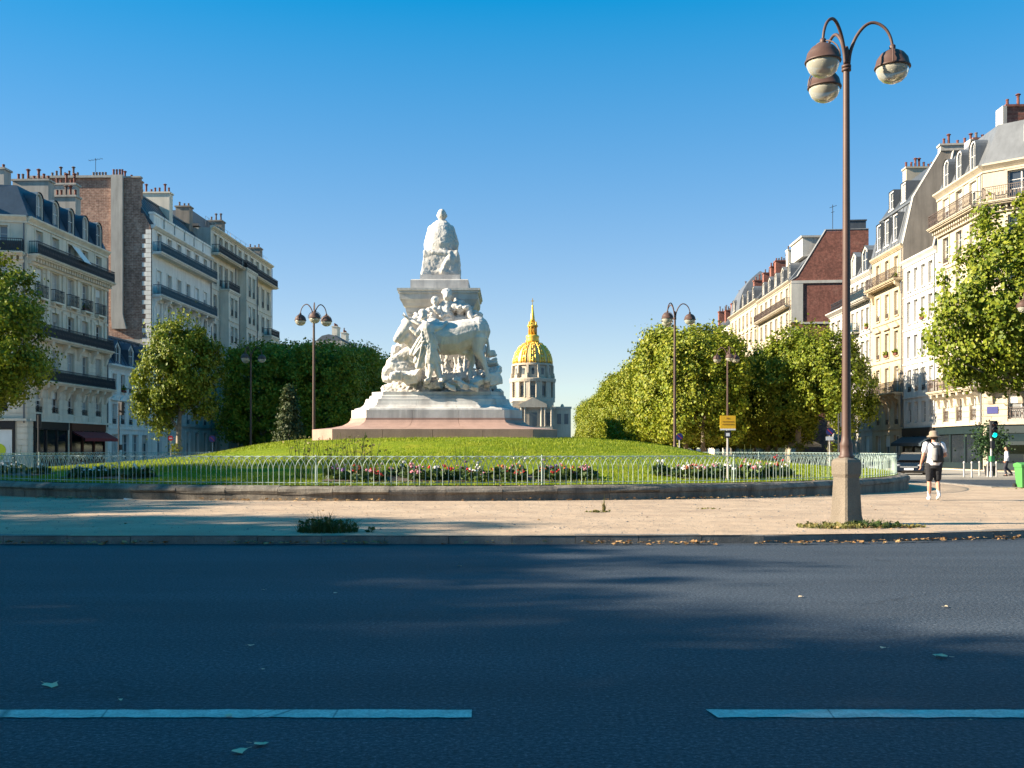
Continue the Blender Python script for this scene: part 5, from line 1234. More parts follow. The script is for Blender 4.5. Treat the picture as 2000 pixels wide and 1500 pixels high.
# ------------------------------------------------------------------ domed church at the end of the avenue
def church():
    D = 700.0; k = D / F_PX; X0 = xx(1041, D)
    r = tag(empty('domed_church', (X0, D, -.5)), 'domed church with gilded dome and spire on the horizon right of the monument', 'church')
    Z = lambda y: zy(y, D) + .5
    def b_(name, mb, mat, smooth=False): return mb.build(name, M[mat], r, smooth=smooth)
    hw = 14.6
    mb = MB(); mb.box(-hw, -2, 0, hw, 28, Z(800)); mb.box(-hw - .6, -2.6, Z(800), hw + .6, 28.6, Z(795)); mb.box(-hw + .5, -1, Z(795), hw - .5, 27, Z(783)); b_('main_block', mb, 'church')
    for s in (-1, 1):                                      # lower wings
        mb = MB(); mb.box(s * hw + (0.02 if s > 0 else -.02), 2, 0, s * 26, 24, Z(798)); mb.box(s * hw + (.03 if s > 0 else -.03), 1.4, Z(798), s * 26.5, 24.6, Z(794)); b_('wing', mb, 'church')
        for q in range(2):
            m2 = MB(); x = s * (18.0 + 4.8 * q); m2.box(x - 1.3, 1.6, Z(828), x + 1.3, 1.98, Z(808)); b_('window', m2, 'church_dark')
        mb = MB(); mb.lathe([(1.2, 0), (1.3, .6), (.9, 1.6), (.3, 2.2)], 10, (s * 20.5, 10, Z(794))); b_('roof_trophy', mb, 'church')
    for x in (-12.4, -8.0, -5.6, 5.6, 8.0, 12.4):          # portico of columns with pediment
        mb = MB(); mb.lathe([(.95, 0), (.8, .4), (.72, Z(797) - Z(833)), (1.0, Z(796) - Z(833))], 12, (x, -4.2, Z(833))); b_('column', mb, 'church')
    mb = MB(); mb.box(-9.3, -5.2, Z(796), 9.3, -2.62, Z(790)); mb.add([(-9.5, -5.2, Z(790) + .02), (9.5, -5.2, Z(790) + .02), (0, -5.2, Z(777)), (-9.5, -1, Z(790) + .02), (9.5, -1, Z(790) + .02), (0, -1, Z(777))], [(0, 1, 2), (3, 5, 4), (0, 2, 5, 3), (1, 4, 5, 2), (0, 3, 4, 1)]); b_('pediment', mb, 'church')
    mb = MB(); mb.box(-2.6, -2.4, Z(833), 2.6, -2.02, Z(806)); b_('door', mb, 'church_dark')
    for x in (-10.2, 10.2):
        mb = MB(); mb.box(x - 1.2, -2.4, Z(830), x + 1.2, -2.02, Z(806)); b_('niche', mb, 'church_dark')
    mb = MB(); mb.box(-13, -7, 0, 13, -2.1, Z(834)); b_('steps', mb, 'church')
    c = (0, 13.5, 0); rd = 13.6
    mb = MB(); mb.lathe([(15.6, Z(784)), (15.6, Z(776)), (rd, Z(776) + .02), (rd, Z(745)), (15.9, Z(745) + .02), (16.3, Z(741)), (16.3, Z(738)), (14.2, Z(737)), (13.4, Z(736)), (13.0, Z(713)), (14.3, Z(712)), (14.3, Z(709)), (13.4, Z(708))], 48, c); b_('drum', mb, 'church')
    for q in range(12):
        mb = MB(); a = 2 * math.pi * (q + .5) / 12
        for da in (-.11, .11):
            mb.lathe([(.95, Z(776)), (.8, Z(775)), (.72, Z(747)), (1.0, Z(745))], 8, (c[0] + 15.0 * math.sin(a + da), c[1] - 15.0 * math.cos(a + da), 0))
        mb.obox((c[0] + 14.3 * math.sin(a), c[1] - 14.3 * math.cos(a), (Z(776) + Z(745)) / 2), 3.4, 2.2, Z(745) - Z(776) - .1, a)
        mb.add(*(lambda m: (m.v, m.f))(MB().obox((c[0] + 13.6 * math.sin(a), c[1] - 13.6 * math.cos(a), (Z(736) + Z(712)) / 2), 1.5, 2.6, Z(712) - Z(736) - .2, a)))
        mb.lathe([(.6, 0), (.75, 1.2), (.4, 2.6), (.45, 3.2), (.1, 3.8)], 7, (c[0] + 15.2 * math.sin(a), c[1] - 15.2 * math.cos(a), Z(738))); b_('buttress', mb, 'church')
    for q in range(12):
        a = 2 * math.pi * (q) / 12 + 0.0
        wd = MB(); wd.obox((c[0] + 13.5 * math.sin(a), c[1] - 13.5 * math.cos(a), (Z(772) + Z(753)) / 2), 2.7, .5, Z(753) - Z(772), a); b_('window', wd, 'church_dark')
        w2 = MB(); w2.obox((c[0] + 13.0 * math.sin(a), c[1] - 13.0 * math.cos(a), (Z(731) + Z(720)) / 2), 1.9, .6, Z(720) - Z(731), a)
        M4 = Matrix.Translation((c[0] + 13.0 * math.sin(a), c[1] - 13.0 * math.cos(a), Z(720))) @ Matrix.Rotation(a, 4, 'Z') @ Matrix.Rotation(R(90), 4, 'X')
        w2.add([M4 @ Vector(p) for p in MB().lathe([(.95, -.3), (.95, .3)], 12).v], MB().lathe([(.95, -.3), (.95, .3)], 12).f); b_('window', w2, 'church_dark')
    z0, z1 = Z(708), Z(664); n = 14
    prof = [(13.4 * math.cos(t * 1.36), z0 + (z1 - z0) * math.sin(t * 1.36) / math.sin(1.36)) for t in [i / (n - 1) for i in range(n)]]
    mb = MB(); mb.lathe(prof, 48, c); b_('dome', mb, 'dome_lead', True)
    for q in range(24):                                    # gilded ribs and trophies between them
        a = 2 * math.pi * (q + .5) / 24; mb = MB(); wdt = .42 if q % 2 else .3
        mb.tube([(c[0] + (p[0] + .12) * math.sin(a), c[1] - (p[0] + .12) * math.cos(a), p[1]) for p in prof], [wdt + .25 - .02 * i for i in range(n)], 5); b_('rib', mb, 'gold', True)
    for q in range(12):
        a = 2 * math.pi * q / 12; mb = MB(); rr = random.Random(q)
        for i in (1, 2, 4, 5, 7, 8, 10):
            p = prof[i]; mb.ball((c[0] + (p[0] + .05) * math.sin(a), c[1] - (p[0] + .05) * math.cos(a), p[1]), (rr.uniform(.7, 1.1) * (1 - i / 20),) * 2 + (rr.uniform(.9, 1.5),), None, 8, 6)
        b_('trophy', mb, 'gold', True)
    mb = MB(); mb.lathe([(4.4, Z(666)), (4.8, Z(662)), (4.3, Z(658)), (4.6, Z(655)), (4.6, Z(652)), (3.4, Z(650))], 20, c); b_('lantern_base', mb, 'gold', True)
    mb = MB()
    for q in range(8): a = 2 * math.pi * (q + .5) / 8; mb.lathe([(.6, Z(651)), (.5, Z(636)), (.8, Z(634))], 6, (c[0] + 2.7 * math.sin(a), c[1] - 2.7 * math.cos(a), 0))
    mb.lathe([(1.9, Z(651)), (1.9, Z(634))], 12, c); mb.lathe([(3.7, Z(634)), (3.8, Z(631)), (2.4, Z(629)), (2.2, Z(625))], 16, c)
    for q in range(4): a = 2 * math.pi * (q + .5) / 4; mb.lathe([(.6, Z(632)), (.7, Z(629)), (.3, Z(624))], 6, (c[0] + 3.4 * math.sin(a), c[1] - 3.4 * math.cos(a), 0))
    b_('lantern', mb, 'gold', True)
    mb = MB(); mb.lathe([(2.0, Z(625)), (1.5, Z(618)), (1.0, Z(606)), (.5, Z(594)), (.75, Z(592)), (.2, Z(590))], 12, c); b_('spire', mb, 'gold', True)
    mb = MB(); mb.box(c[0] - .22, c[1] - .22, Z(591), c[0] + .22, c[1] + .22, Z(577)); mb.box(c[0] - 1.1, c[1] - .2, Z(583) , c[0] + 1.1, c[1] + .2, Z(583) + .45); b_('cross', mb, 'gold')
church()
# ------------------------------------------------------------------ trees
def leaf_quads(name, C, size, mat, rng, droop=0.3, jitter=0.5, out=None):
    """rhombic leaves, one per centre; with out = (centre, radii) their faces turn towards the outside of the crown"""
    n = len(C); s = size * rng.uniform(1 - jitter, 1 + jitter * .6, n)
    f = rng.normal(size=(n, 3))
    if out is not None:
        o = (C - np.array(out[0])) / np.array(out[1]) ** 1.0; o /= np.linalg.norm(o, axis=1)[:, None] + 1e-6; f = f * .62 + o * 1.15
    f /= np.linalg.norm(f, axis=1)[:, None]
    d = rng.normal(size=(n, 3)); d[:, 2] -= droop * 2; d -= f * (d * f).sum(1)[:, None]; d /= np.linalg.norm(d, axis=1)[:, None]
    e = np.cross(d, f)
    base = C - d * (s * .5)[:, None]; tip = C + d * (s * .5)[:, None]; lift = f * (s * .10)[:, None]
    l = C - e * (s * .42)[:, None] - d * (s * .06)[:, None] + lift; r_ = C + e * (s * .42)[:, None] - d * (s * .06)[:, None] + lift
    V = np.stack([base, r_, tip, l], 1).reshape(-1, 3); i = np.arange(n) * 4
    F = np.concatenate([np.stack([i, i + 1, i + 2], 1), np.stack([i, i + 2, i + 3], 1)])
    return np_mesh(name, V, F, mat)
def crown_points(blobs, nclump, per, spread, rng, shell=.72, flat=1.0, flatten=None):
    """clump centres near the surface of a union of ellipsoids, leaves scattered about each clump"""
    vol = np.array([b[1][0] * b[1][1] * b[1][2] for b in blobs]) ** .67; pr = vol / vol.sum()
    which = rng.choice(len(blobs), nclump, p=pr); out = []
    for w in range(len(blobs)):
        m = int((which == w).sum())
        if not m: continue
        c, rad = np.array(blobs[w][0], float), np.array(blobs[w][1], float)
        d = rng.normal(size=(m, 3))
        if flatten:                                       # boxier outline for clipped trees
            d = np.sign(d) * np.abs(d) ** flatten
            d /= (np.abs(d) ** 5).sum(1)[:, None] ** .2
        else: d /= np.linalg.norm(d, axis=1)[:, None]
        t = np.where(rng.random(m) < shell, np.where(rng.random(m) < .1, rng.uniform(1.0, 1.14, m), rng.uniform(.84, 1.03, m)), rng.uniform(.3, .9, m))[:, None]
        out.append(c + d * rad * t)
    K = np.concatenate(out); k = rng.integers(int(per * .6), int(per * 1.4), len(K)); P = np.repeat(K, k, 0)
    sp = np.repeat(rng.uniform(.6, 1.3, len(K)), k)[:, None] * spread
    return P + rng.normal(size=P.shape) * sp * np.array([1, 1, flat])
def trunk_mesh(name, paths, mat):
    b = MB()
    for pts, rs in paths: b.tube(pts, rs, 8)
    return b.mesh(name, mat, True)
def tree(name, crown, trunk, loc, label, group=None, cat='tree', rz=0.0, sc=1.0):
    o = empty(name, loc, rz); o.scale = (sc,) * 3 if not hasattr(sc, '__len__') else sc
    inst('crown', crown, o); inst('trunk', trunk, o); tag(o, label, cat, group); return o

def row_templates():
    T = []
    for v in range(3):
        rng = np.random.default_rng(100 + v)
        blobs = [((0, 0, 7.4), (3.9, 3.9, 4.9)), ((rng.uniform(-.5, .5), rng.uniform(-.5, .5), 9.2), (3.4, 3.4, 3.4)), ((0, 0, 4.6), (3.4, 3.4, 2.6))]
        P = crown_points(blobs, 900, 44, .34, rng, .8, flatten=.62)
        P = P[P[:, 2] > 2.7 + .5 * np.sin(P[:, 0] * 2) * np.cos(P[:, 1] * 1.7)]
        cr = leaf_quads('crown', P, .27, M['leaf_row'], rng, out=((0, 0, 6.6), (3.9, 3.9, 5.5)))
        r = random.Random(v); paths = [([(0, 0, -.3), (.05, .02, 1.5), (.1, -.05, 3.2), (.05, 0, 6)], [.27, .21, .19, .12])]
        for k in range(6):
            a = k * 1.05 + r.random(); paths.append(([(.1, 0, 3 + .3 * k), (1.1 * math.cos(a), 1.1 * math.sin(a), 4.4 + .4 * k), (2.5 * math.cos(a), 2.5 * math.sin(a), 5.6 + .6 * k)], [.11, .07, .03]))
        T.append((cr, trunk_mesh('trunk', paths, M['bark'])))
    return T
ROW = row_templates()
ORD = ['first', 'second', 'third', 'fourth', 'fifth', 'sixth', 'seventh', 'eighth', 'ninth', 'tenth', 'eleventh', 'twelfth', 'thirteenth', 'fourteenth', 'fifteenth', 'sixteenth', 'seventeenth', 'eighteenth', 'nineteenth', 'twentieth', 'twenty-first', 'twenty-second', 'twenty-third', 'twenty-fourth']
def axis_x(D): return -3 + .0259 * (D - 43.5)
def rows():
    r = random.Random(77)
    for side, u, start, n, step, lab in [(1, 18.2, 89, 18, 8.6, 'clipped plane tree from the front in the sunlit row right of the dome'), (1, 26.5, 97, 8, 10, 'plane tree from the front in the outer right row'),
                                         (-1, -18.2, 108, 17, 8.2, 'clipped plane tree from the front in the shaded row left of the monument'), (-1, -25.5, 110, 6, 9.5, 'plane tree from the front in the outer left row')]:
        outer = abs(u) > 22
        for k in range(n):
            D = start + k * step * (1 if k < 12 else 1.5 ** 0.5)
            if side == 1 and not outer and k in (5,): continue    # gap for a cross street
            x = axis_x(D) + u + r.uniform(-.25, .25); cr, tr = r.choice(ROW)
            s = r.uniform(.90, 1.07) * (.92 if outer and side > 0 else 1.0) * (.98 if side > 0 else 1.07)
            tree('plane_tree', cr, tr, (x, D, gz(x, D)), ORD[k] + ' ' + lab, 'clipped plane trees along the avenue', rz=r.uniform(-.12, .12) + r.choice([0, math.pi / 2, math.pi, -math.pi / 2]), sc=(s, s * 1.05, s))
rows()

def loose_templates():
    out = {}
    rng = np.random.default_rng(5)
    # left sunlit tree, trunk bare below
    blobs = [((0, 0, 7.4), (2.6, 2.6, 2.6)), ((-1.5, 0, 6.0), (2.0, 2.2, 2.2)), ((1.3, .4, 7.2), (2.2, 2.2, 2.3)), ((-1.7, -.2, 4.2), (1.5, 1.6, 1.6)), ((.1, 0, 9.0), (2.3, 2.3, 1.6)), ((1.6, .3, 5.2), (1.4, 1.6, 1.4))]
    P = crown_points(blobs, 390, 80, .25, rng, .78); P = np.concatenate([P, rng.normal(size=(160, 3)) * [.28, .28, .3] + [-.15, -.1, 1.75]])
    out['left'] = (leaf_quads('crown', P, .21, M['leaf_lit'], rng, out=((0, 0, 6), (3, 3, 4))), trunk_mesh('trunk', [([(0, 0, -.4), (.05, 0, 1.2), (.02, .05, 2.6), (.15, 0, 4.4), (.1, 0, 7.5)], [.30, .24, .21, .15, .06]),
        ([(.05, 0, 2.9), (-.5, 0, 3.8), (-1.6, 0, 4.6)], [.13, .08, .04]), ([(.1, 0, 3.9), (.8, .2, 5.0), (1.5, .3, 6.6)], [.11, .08, .03]), ([(.1, 0, 4.2), (-.7, .1, 5.6), (-1.3, 0, 7)], [.1, .07, .03])], M['bark']))
    # big spreading trees at the picture's edges
    for nm, seed in (('big', 8), ('big2', 9)):
        rng = np.random.default_rng(seed)
        blobs = [((0, 0, 9.2), (4.6, 4.6, 4.2)), ((-3.0, -.4, 9.6), (2.9, 2.9, 3.0)), ((-4.0, 0, 7.2), (2.6, 2.6, 2.1)), ((2.6, .6, 9.0), (3.4, 3.2, 3.4)), ((-1.0, -.6, 12.4), (3.2, 3.0, 2.4)), ((-2.2, .5, 5.9), (2.2, 2.2, 1.3)), ((2.2, -1.5, 6.6), (2.6, 2.6, 1.9)), ((1.4, 0, 13.2), (2.6, 2.6, 2.2))]
        P = crown_points(blobs, 640, 86, .31, rng, .74)
        r = random.Random(seed); paths = [([(0, 0, -.4), (.1, 0, 1.6), (-.1, .1, 3.4), (0, 0, 6), (.2, 0, 10)], [.42, .33, .29, .2, .07])]
        for k in range(9):
            a = k * .78 + r.random() * .5; paths.append(([(0, 0, 3.2 + .35 * k), (1.7 * math.cos(a), 1.7 * math.sin(a), 4.8 + .5 * k), (4.2 * math.cos(a), 4.2 * math.sin(a), 6.4 + .7 * k)], [.17, .11, .035]))
        paths.append(([(0, 0, 3.0), (-1.6, -.2, 4.6), (-3.6, -.3, 6.6)], [.2, .12, .05])); paths.append(([(-1.6, -.2, 4.6), (-2.4, .1, 5.0), (-4.6, 0, 6.0)], [.09, .06, .03]))
        out[nm] = (leaf_quads('crown', P, .23, M['leaf_lit'], rng, out=((0, 0, 8.5), (6, 6, 6))), trunk_mesh('trunk', paths, M['bark']))
    rng = np.random.default_rng(13)                       # young conical tree
    K = []
    for k in range(210):
        z = rng.uniform(.4, 6.2); w = 1.35 * (1 - z / 6.7) + .1; a = rng.uniform(0, 6.28); q = w * rng.uniform(.5, 1.05); K.append((q * math.cos(a), q * math.sin(a), z))
    P = np.repeat(np.array(K), 26, 0); P = P + rng.normal(size=P.shape) * .17
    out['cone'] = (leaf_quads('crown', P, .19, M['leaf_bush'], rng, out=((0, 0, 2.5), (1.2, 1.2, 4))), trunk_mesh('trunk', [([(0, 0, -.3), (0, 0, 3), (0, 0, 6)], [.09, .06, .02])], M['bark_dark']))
    return out
LT = loose_templates()
def at_px(x, D): return (xx(x, D), D, gz(0, D))
tree('plane_tree', *LT['left'], at_px(348, 68.5), 'sunlit tree with pale bare trunk left of the dark clipped row', sc=(.84, .84, .98))
tree('young_tree', *LT['cone'], at_px(565, 74), 'small conical young tree in shade left of the monument', sc=1.0)
tree('plane_tree', *LT['big'], at_px(2040, 58), 'large spreading tree at the right edge before the cream corner house', rz=.2, sc=1.06)
tree('plane_tree', *LT['big2'], (-26.6, 50.5, -.1), 'dark spreading tree at the left edge before the corner house', rz=2.4, sc=.74)
for (px, D, k, rz, s, lab) in [(1560, 90, 'left', 1.0, 1.18, 'bushy tree with several pale trunks left of the near lamp post'), (1622, 86, 'left', 2.3, 1.10, 'bushy tree partly hidden by the near lamp post'),
                               (1500, 97, 'left', 4.0, 1.1, 'shaded tree between the clipped row and the near lamp post')]:
    tree('plane_tree', *LT[k], at_px(px, D), lab, rz=rz, sc=s)
# trees round the near side of the square, left of the picture: their long shadows lie over road and sand
SHADE = [(-30.5, 0.3, 'big', .3, 1.3), (-29, -4.5, 'big2', 2.0, 1.3), (-41, 2.2, 'big2', 1.2, 1.28), (-31, -12, 'big', 4.0, 1.3), (-30.5, 11.6, 'big2', 5.0, .98), (-32.5, 14.6, 'big', 2.8, .96), (-33.5, 20.5, 'big', 3.8, .82), (-38.5, 27.0, 'big2', .8, 1.08), (-37, -1.5, 'big2', 5.1, 1.35), (-30.5, 8.0, 'big', 4.4, .96), (-14, -12, 'big', 1.7, 1.0)]
for q, (x, y, k, rz, s) in enumerate(SHADE):
    tree('plane_tree', *LT[k], (x, y, 0), ORD[q] + ' spreading tree on the near left side of the square', 'trees on the near side of the square', rz=rz, sc=s)

# ------------------------------------------------------------------ flowers, weeds, leaves
def plants():
    rng = np.random.default_rng(21); r = random.Random(21)
    fol = []
    for v in range(5):
        n = 90; a = rng.uniform(0, 6.28, n); q = np.sqrt(rng.random(n)) * .26; z = rng.uniform(.02, .24, n) * (1.15 - q * 2)
        P = np.stack([q * np.cos(a), q * np.sin(a), z], 1); me = leaf_quads('foliage', P, .15, M['bed_leaf'], rng, -.3)
        fol.append(me)
    bl = {}
    for c in ('red', 'pink', 'white', 'purple', 'orange'):
        b = MB(); n = 7
        for k in range(n):
            a = 2 * math.pi * k / n; b.add([(0, 0, 0), (.055 * math.cos(a - .4), .055 * math.sin(a - .4), .03), (.075 * math.cos(a), .075 * math.sin(a), .045), (.055 * math.cos(a + .4), .055 * math.sin(a + .4), .03)], [(0, 1, 2, 3)])
        b.ball((0, 0, .03), (.045, .045, .04), None, 6, 4); bl[c] = b.mesh('bloom', M['bloom_' + c])
    st = []
    for v in range(3):
        b = MB()
        for k in range(7): a = k * .9 + v; b.tube([(.05 * math.cos(a), .05 * math.sin(a), 0), (.14 * math.cos(a), .14 * math.sin(a), .4), (.2 * math.cos(a), .2 * math.sin(a), .72 + .06 * (k % 3))], [.007, .005, .003], 3)
        st.append(b.mesh('stems', M['bed_leaf']))
    names = {1: ('below the monument, behind the fence', ['pink', 'red', 'purple', 'white', 'orange', 'pink', 'red']), 2: ('in the bed right of the yellow notice', ['white', 'pink', 'red', 'white', 'orange']), 3: ('in the shaded bed at the left end of the fence', ['white'])}
    for (a0, a1, r0, r1, kind) in BEDS:
        where, cols = names[kind]; n = {1: 52, 2: 34, 3: 13}[kind]
        b = MB(); m = 16; V = []
        for k in range(m + 1):
            a = R(a0 + (a1 - a0) * k / m)
            for q in (r0, (r0 + r1) / 2, r1): V.append((CX + q * math.sin(a), CY - q * math.cos(a), mound_h(CX + q * math.sin(a), CY - q * math.cos(a)) + .03))
        b.add(V, [(3 * k + j, 3 * k + j + 1, 3 * k + j + 4, 3 * k + j + 3) for k in range(m) for j in range(2)]); tag(b.build('flower_bed', M['soil']), kind='structure')
        for k in range(n):
            a = R(r.uniform(a0, a1)); q = r.uniform(r0 + .1, r1 - .1); c = cols[k % len(cols)]
            o = empty('flowering_plant', (CX + q * math.sin(a), CY - q * math.cos(a), mound_h(CX + q * math.sin(a), CY - q * math.cos(a)) + .02), r.uniform(0, 6)); s = r.uniform(.75, 1.1) * (1 if kind != 2 else 1.15); o.scale = (s, s, s * r.uniform(.8, 1.25))
            inst('foliage', r.choice(fol), o)
            tall = r.random() < .14
            if tall: inst('stems', r.choice(st), o)
            for j in range(r.randint(2, 6)):
                t = r.uniform(0, 6.28); d = r.uniform(.02, .22); inst('bloom', bl[c], o, (d * math.cos(t), d * math.sin(t), r.uniform(.18, .30) + (.3 * r.random() if tall else 0)), (r.uniform(-.9, -.1), r.uniform(-.4, .4), r.uniform(0, 6)), r.uniform(.5, .9))
            tag(o, '%s flowering bedding plant %s' % (c, where), 'flower', '%s flowers %s' % (c, where))
    # tall airy plants standing out above the bed
    for k, (px, D) in enumerate([(585, 27.6), (600, 27.2), (640, 27.6), (660, 27.2), (690, 27.5), (705, 27.2), (722, 27.6)]):
        x, y = xx(px, D), D; q = math.hypot(x - CX, y - CY); o = empty('tall_plant', (x, y, mound_h(x, y)), k); s = r.uniform(1.1, 1.5); o.scale = (s * 1.2, s * 1.2, s)
        inst('stems', st[k % 3], o)
        n = 34; rg = np.random.default_rng(k); P = np.stack([rg.normal(0, .13, n), rg.normal(0, .13, n), rg.uniform(.3, .8, n)], 1); inst('leaves', leaf_quads('leaves', P, .05, M['dry_weed'], rg), o)
        tag(o, ORD[k] + ' tall thin-stemmed plant from the left, before the shaded edge of the mound', 'plant', 'tall plants behind the fence')
plants()

def weed(loc, n, rad, h, mat, label, seed, lean=1.1, cat='weed'):
    rg = np.random.default_rng(seed); a = rg.uniform(0, 6.28, n); q = np.sqrt(rg.random(n)) * rad
    P = np.stack([q * np.cos(a), q * .6 * np.sin(a), np.zeros(n) - .01], 1); hh = rg.uniform(.35, 1, n) * h * (1.1 - .6 * q / rad)
    o = inst('weed_clump', blades('weed_clump', P, hh, rg.uniform(.008, .02, n), M[mat], lean, rg), None, loc); tag(o, label, cat)
    L = int(n * .35); P2 = np.stack([q[:L] * np.cos(a[:L]), q[:L] * .6 * np.sin(a[:L]), rg.uniform(.02, h * .5, L)], 1); inst('leaves', leaf_quads('leaves', P2, .07, M[mat], rg), o)
    return o
weed((xx(640, 16.75), 16.75, .12), 620, .5, .42, 'weed', 'dark green weed clump growing by the kerb in the shade', 1)
weed((xx(628, 16.8), 16.85, .12), 30, .12, .55, 'weed', 'thin seeding stalks rising from the dark weed clump', 4, .5)
weed((xx(722, 16.7), 16.7, .12), 30, .07, .18, 'weed', 'tiny weed right of the dark clump by the kerb', 2)
weed((xx(1168, 21.3), 21.3, .16), 110, .3, .10, 'dry_weed', 'dry weed tuft alone on the sunlit sand', 3)
weed((xx(1180, 21.3), 21.35, .16), 26, .03, .44, 'dry_weed', 'upright green weed stalk in the dry tuft on the sand', 5, .3)
weed((xx(1385, 22.5), 22.5, .16), 60, .3, .04, 'dry_weed', 'flat dry weed patch on the sand near the garden wall', 8)
weed((xx(1625, 17.75), 17.75, .12), 600, .62, .16, 'dry_weed', 'yellowing grass at the sunny foot of the near lamp pedestal', 6)
weed((xx(1700, 17.9), 17.8, .12), 420, .5, .22, 'weed', 'green weeds on the shaded side of the near lamp pedestal', 7)
weed((xx(1760, 17.9), 17.85, .12), 260, .4, .09, 'dry_weed', 'low dry weeds trailing right of the near lamp pedestal', 9)
weed((xx(1985, 37), 36.6, .0), 160, .7, .12, 'dry_weed', 'low dry grass at the foot of the green litter bin', 10)

_LV = []
def leaf_litter_mesh(v, big=False):
    r = random.Random(900 + v); b = MB(); n = 9; V = []
    for k in range(n):
        a = 2 * math.pi * k / n; q = (1.0 if k % 2 == 0 else .62) * r.uniform(.8, 1.1); V.append((q * math.cos(a) * .5, q * math.sin(a) * .42, .05 * math.sin(2 * a + v) + r.uniform(0, .09)))
    b.add([(0, 0, .03)] + V, [(0, 1 + k, 1 + (k + 1) % n) for k in range(n)]); b.tube([(-.45, 0, .05), (-.75, .05, .09)], .012, 3)
    return b
def litter():
    r = random.Random(31); MBs = [leaf_litter_mesh(v) for v in range(8)]
    big = MB()
    def drop(x, y, z, s):
        m = r.choice(MBs); q = r.uniform(0, 6.28); t = r.uniform(-.6, .6); Mx = Matrix.Translation((x, y, z)) @ Matrix.Rotation(q, 4, 'Z') @ Matrix.Rotation(t, 4, 'X') @ Matrix.Scale(s, 4)
        big.add([Mx @ Vector(p) for p in m.v], m.f)
    def dens(px): return 1.0
    for k in range(430):                                   # gutter in front of the kerb
        px = r.choice([r.uniform(0, 330), r.uniform(430, 760), r.uniform(1150, 1400), r.uniform(1480, 2000), r.uniform(1480, 2000), r.uniform(0, 2000)])
        D = 16.0 - abs(r.gauss(0, .05)) + (max(0, px - 1500) / 500) ** 1.6 * 1.0; drop(xx(px, D), D - .02, .015 + r.uniform(0, .05), r.uniform(.05, .11))
    for k in range(300):                                   # foot of the garden wall
        px = r.choice([r.uniform(70, 210), r.uniform(380, 760), r.uniform(900, 1420), r.uniform(1300, 1620)]); a = None
        X = xx(px, 25.5); dx = X - CX; D = CY - math.sqrt((R_WALL + .05) ** 2 - dx * dx) - abs(r.gauss(0, .12)); X = xx(px, D); drop(X, D, sand_z(X, D) + .015 + r.uniform(0, .05), r.uniform(.06, .12))
    for k in range(60): drop(xx(r.uniform(1600, 1790), 17.6), r.uniform(17.3, 18.2), .14 + r.uniform(0, .03), r.uniform(.06, .11))
    for k in range(45): X = r.uniform(-9, 9); Y = r.uniform(17.2, 24); drop(X, Y, sand_z(X, Y) + .01, r.uniform(.04, .07))
    for k in range(90):
        a = R(r.uniform(-40, 40)); q = R_WALL - r.uniform(.1, .4); drop(CX + q * math.sin(a), CY - q * math.cos(a), .585, r.uniform(.05, .09))
    tag(big.build('leaf_litter', M['dead_leaf']), 'dry brown leaves drifted along the kerb and garden wall', 'leaves', kind='stuff')
    # single leaves on the road
    for k, (px, py, s, lab) in enumerate([(99, 1341, .125, 'curled pale leaf on the road above the left white dash'), (508, 1457, .095, 'pointed pale leaf lowest on the road below the left white dash'), (468, 1471, .085, 'flat pale leaf at the bottom beside the pointed leaf'),
                                          (490, 1263, .06, 'small bright leaf alone in the left middle of the road'), (1838, 1285, .13, 'star-shaped pale leaf on the right part of the road'), (235, 1370, .045, 'tiny leaf just above the left white dash'),
                                          (447, 1401, .06, 'leaf lying across the lower edge of the left white dash'), (512, 1310, .035, 'tiny pale fragment in the left middle of the road'), (1894, 1410, .03, 'tiny white scrap below the right white dash'),
                                          (1564, 1167, .07, 'flat leaf on the road near the sunlit streak'), (1846, 1187, .08, 'leaf at the lower edge of the sunlit streak at right'), (1725, 1268, .06, 'small leaf left of the star-shaped leaf'),
                                          (898, 1107, .07, 'flat leaf on the far road right of centre'), (655, 1160, .06, 'small leaf on the far road below the weed clump'), (515, 1154, .05, 'pale leaf on the far road left of centre')]):
        D = H_CAM * F_PX / (py - Y_HOR); m = MBs[k % 8]; o = inst('fallen_leaf', m.mesh('fallen_leaf', M['dead_leaf_pale']), None, (xx(px, D), D, .012), (r.uniform(-.15, .15), 0, r.uniform(0, 6)), s); tag(o, lab, 'leaf', 'fallen leaves on the road')
    for lab, px, D in (('crumpled white paper at the foot of the left garden wall', 258, 25.4), ('crumpled pale paper by the wall near the yellow notice', 1455, 26.1)):
        b = MB(); q = random.Random(px); V = [(q.uniform(-.14, .14), q.uniform(-.06, .06), q.uniform(0, .07)) for _ in range(6)]; b.add(V, [(0, 1, 2), (1, 3, 2), (2, 3, 4), (3, 5, 4), (0, 2, 4)])
        tag(b.build('paper_scrap', M['sign_white'], None, (xx(px, D), D - .35, sand_z(xx(px, D), D) + .02)), lab, 'litter')
litter()

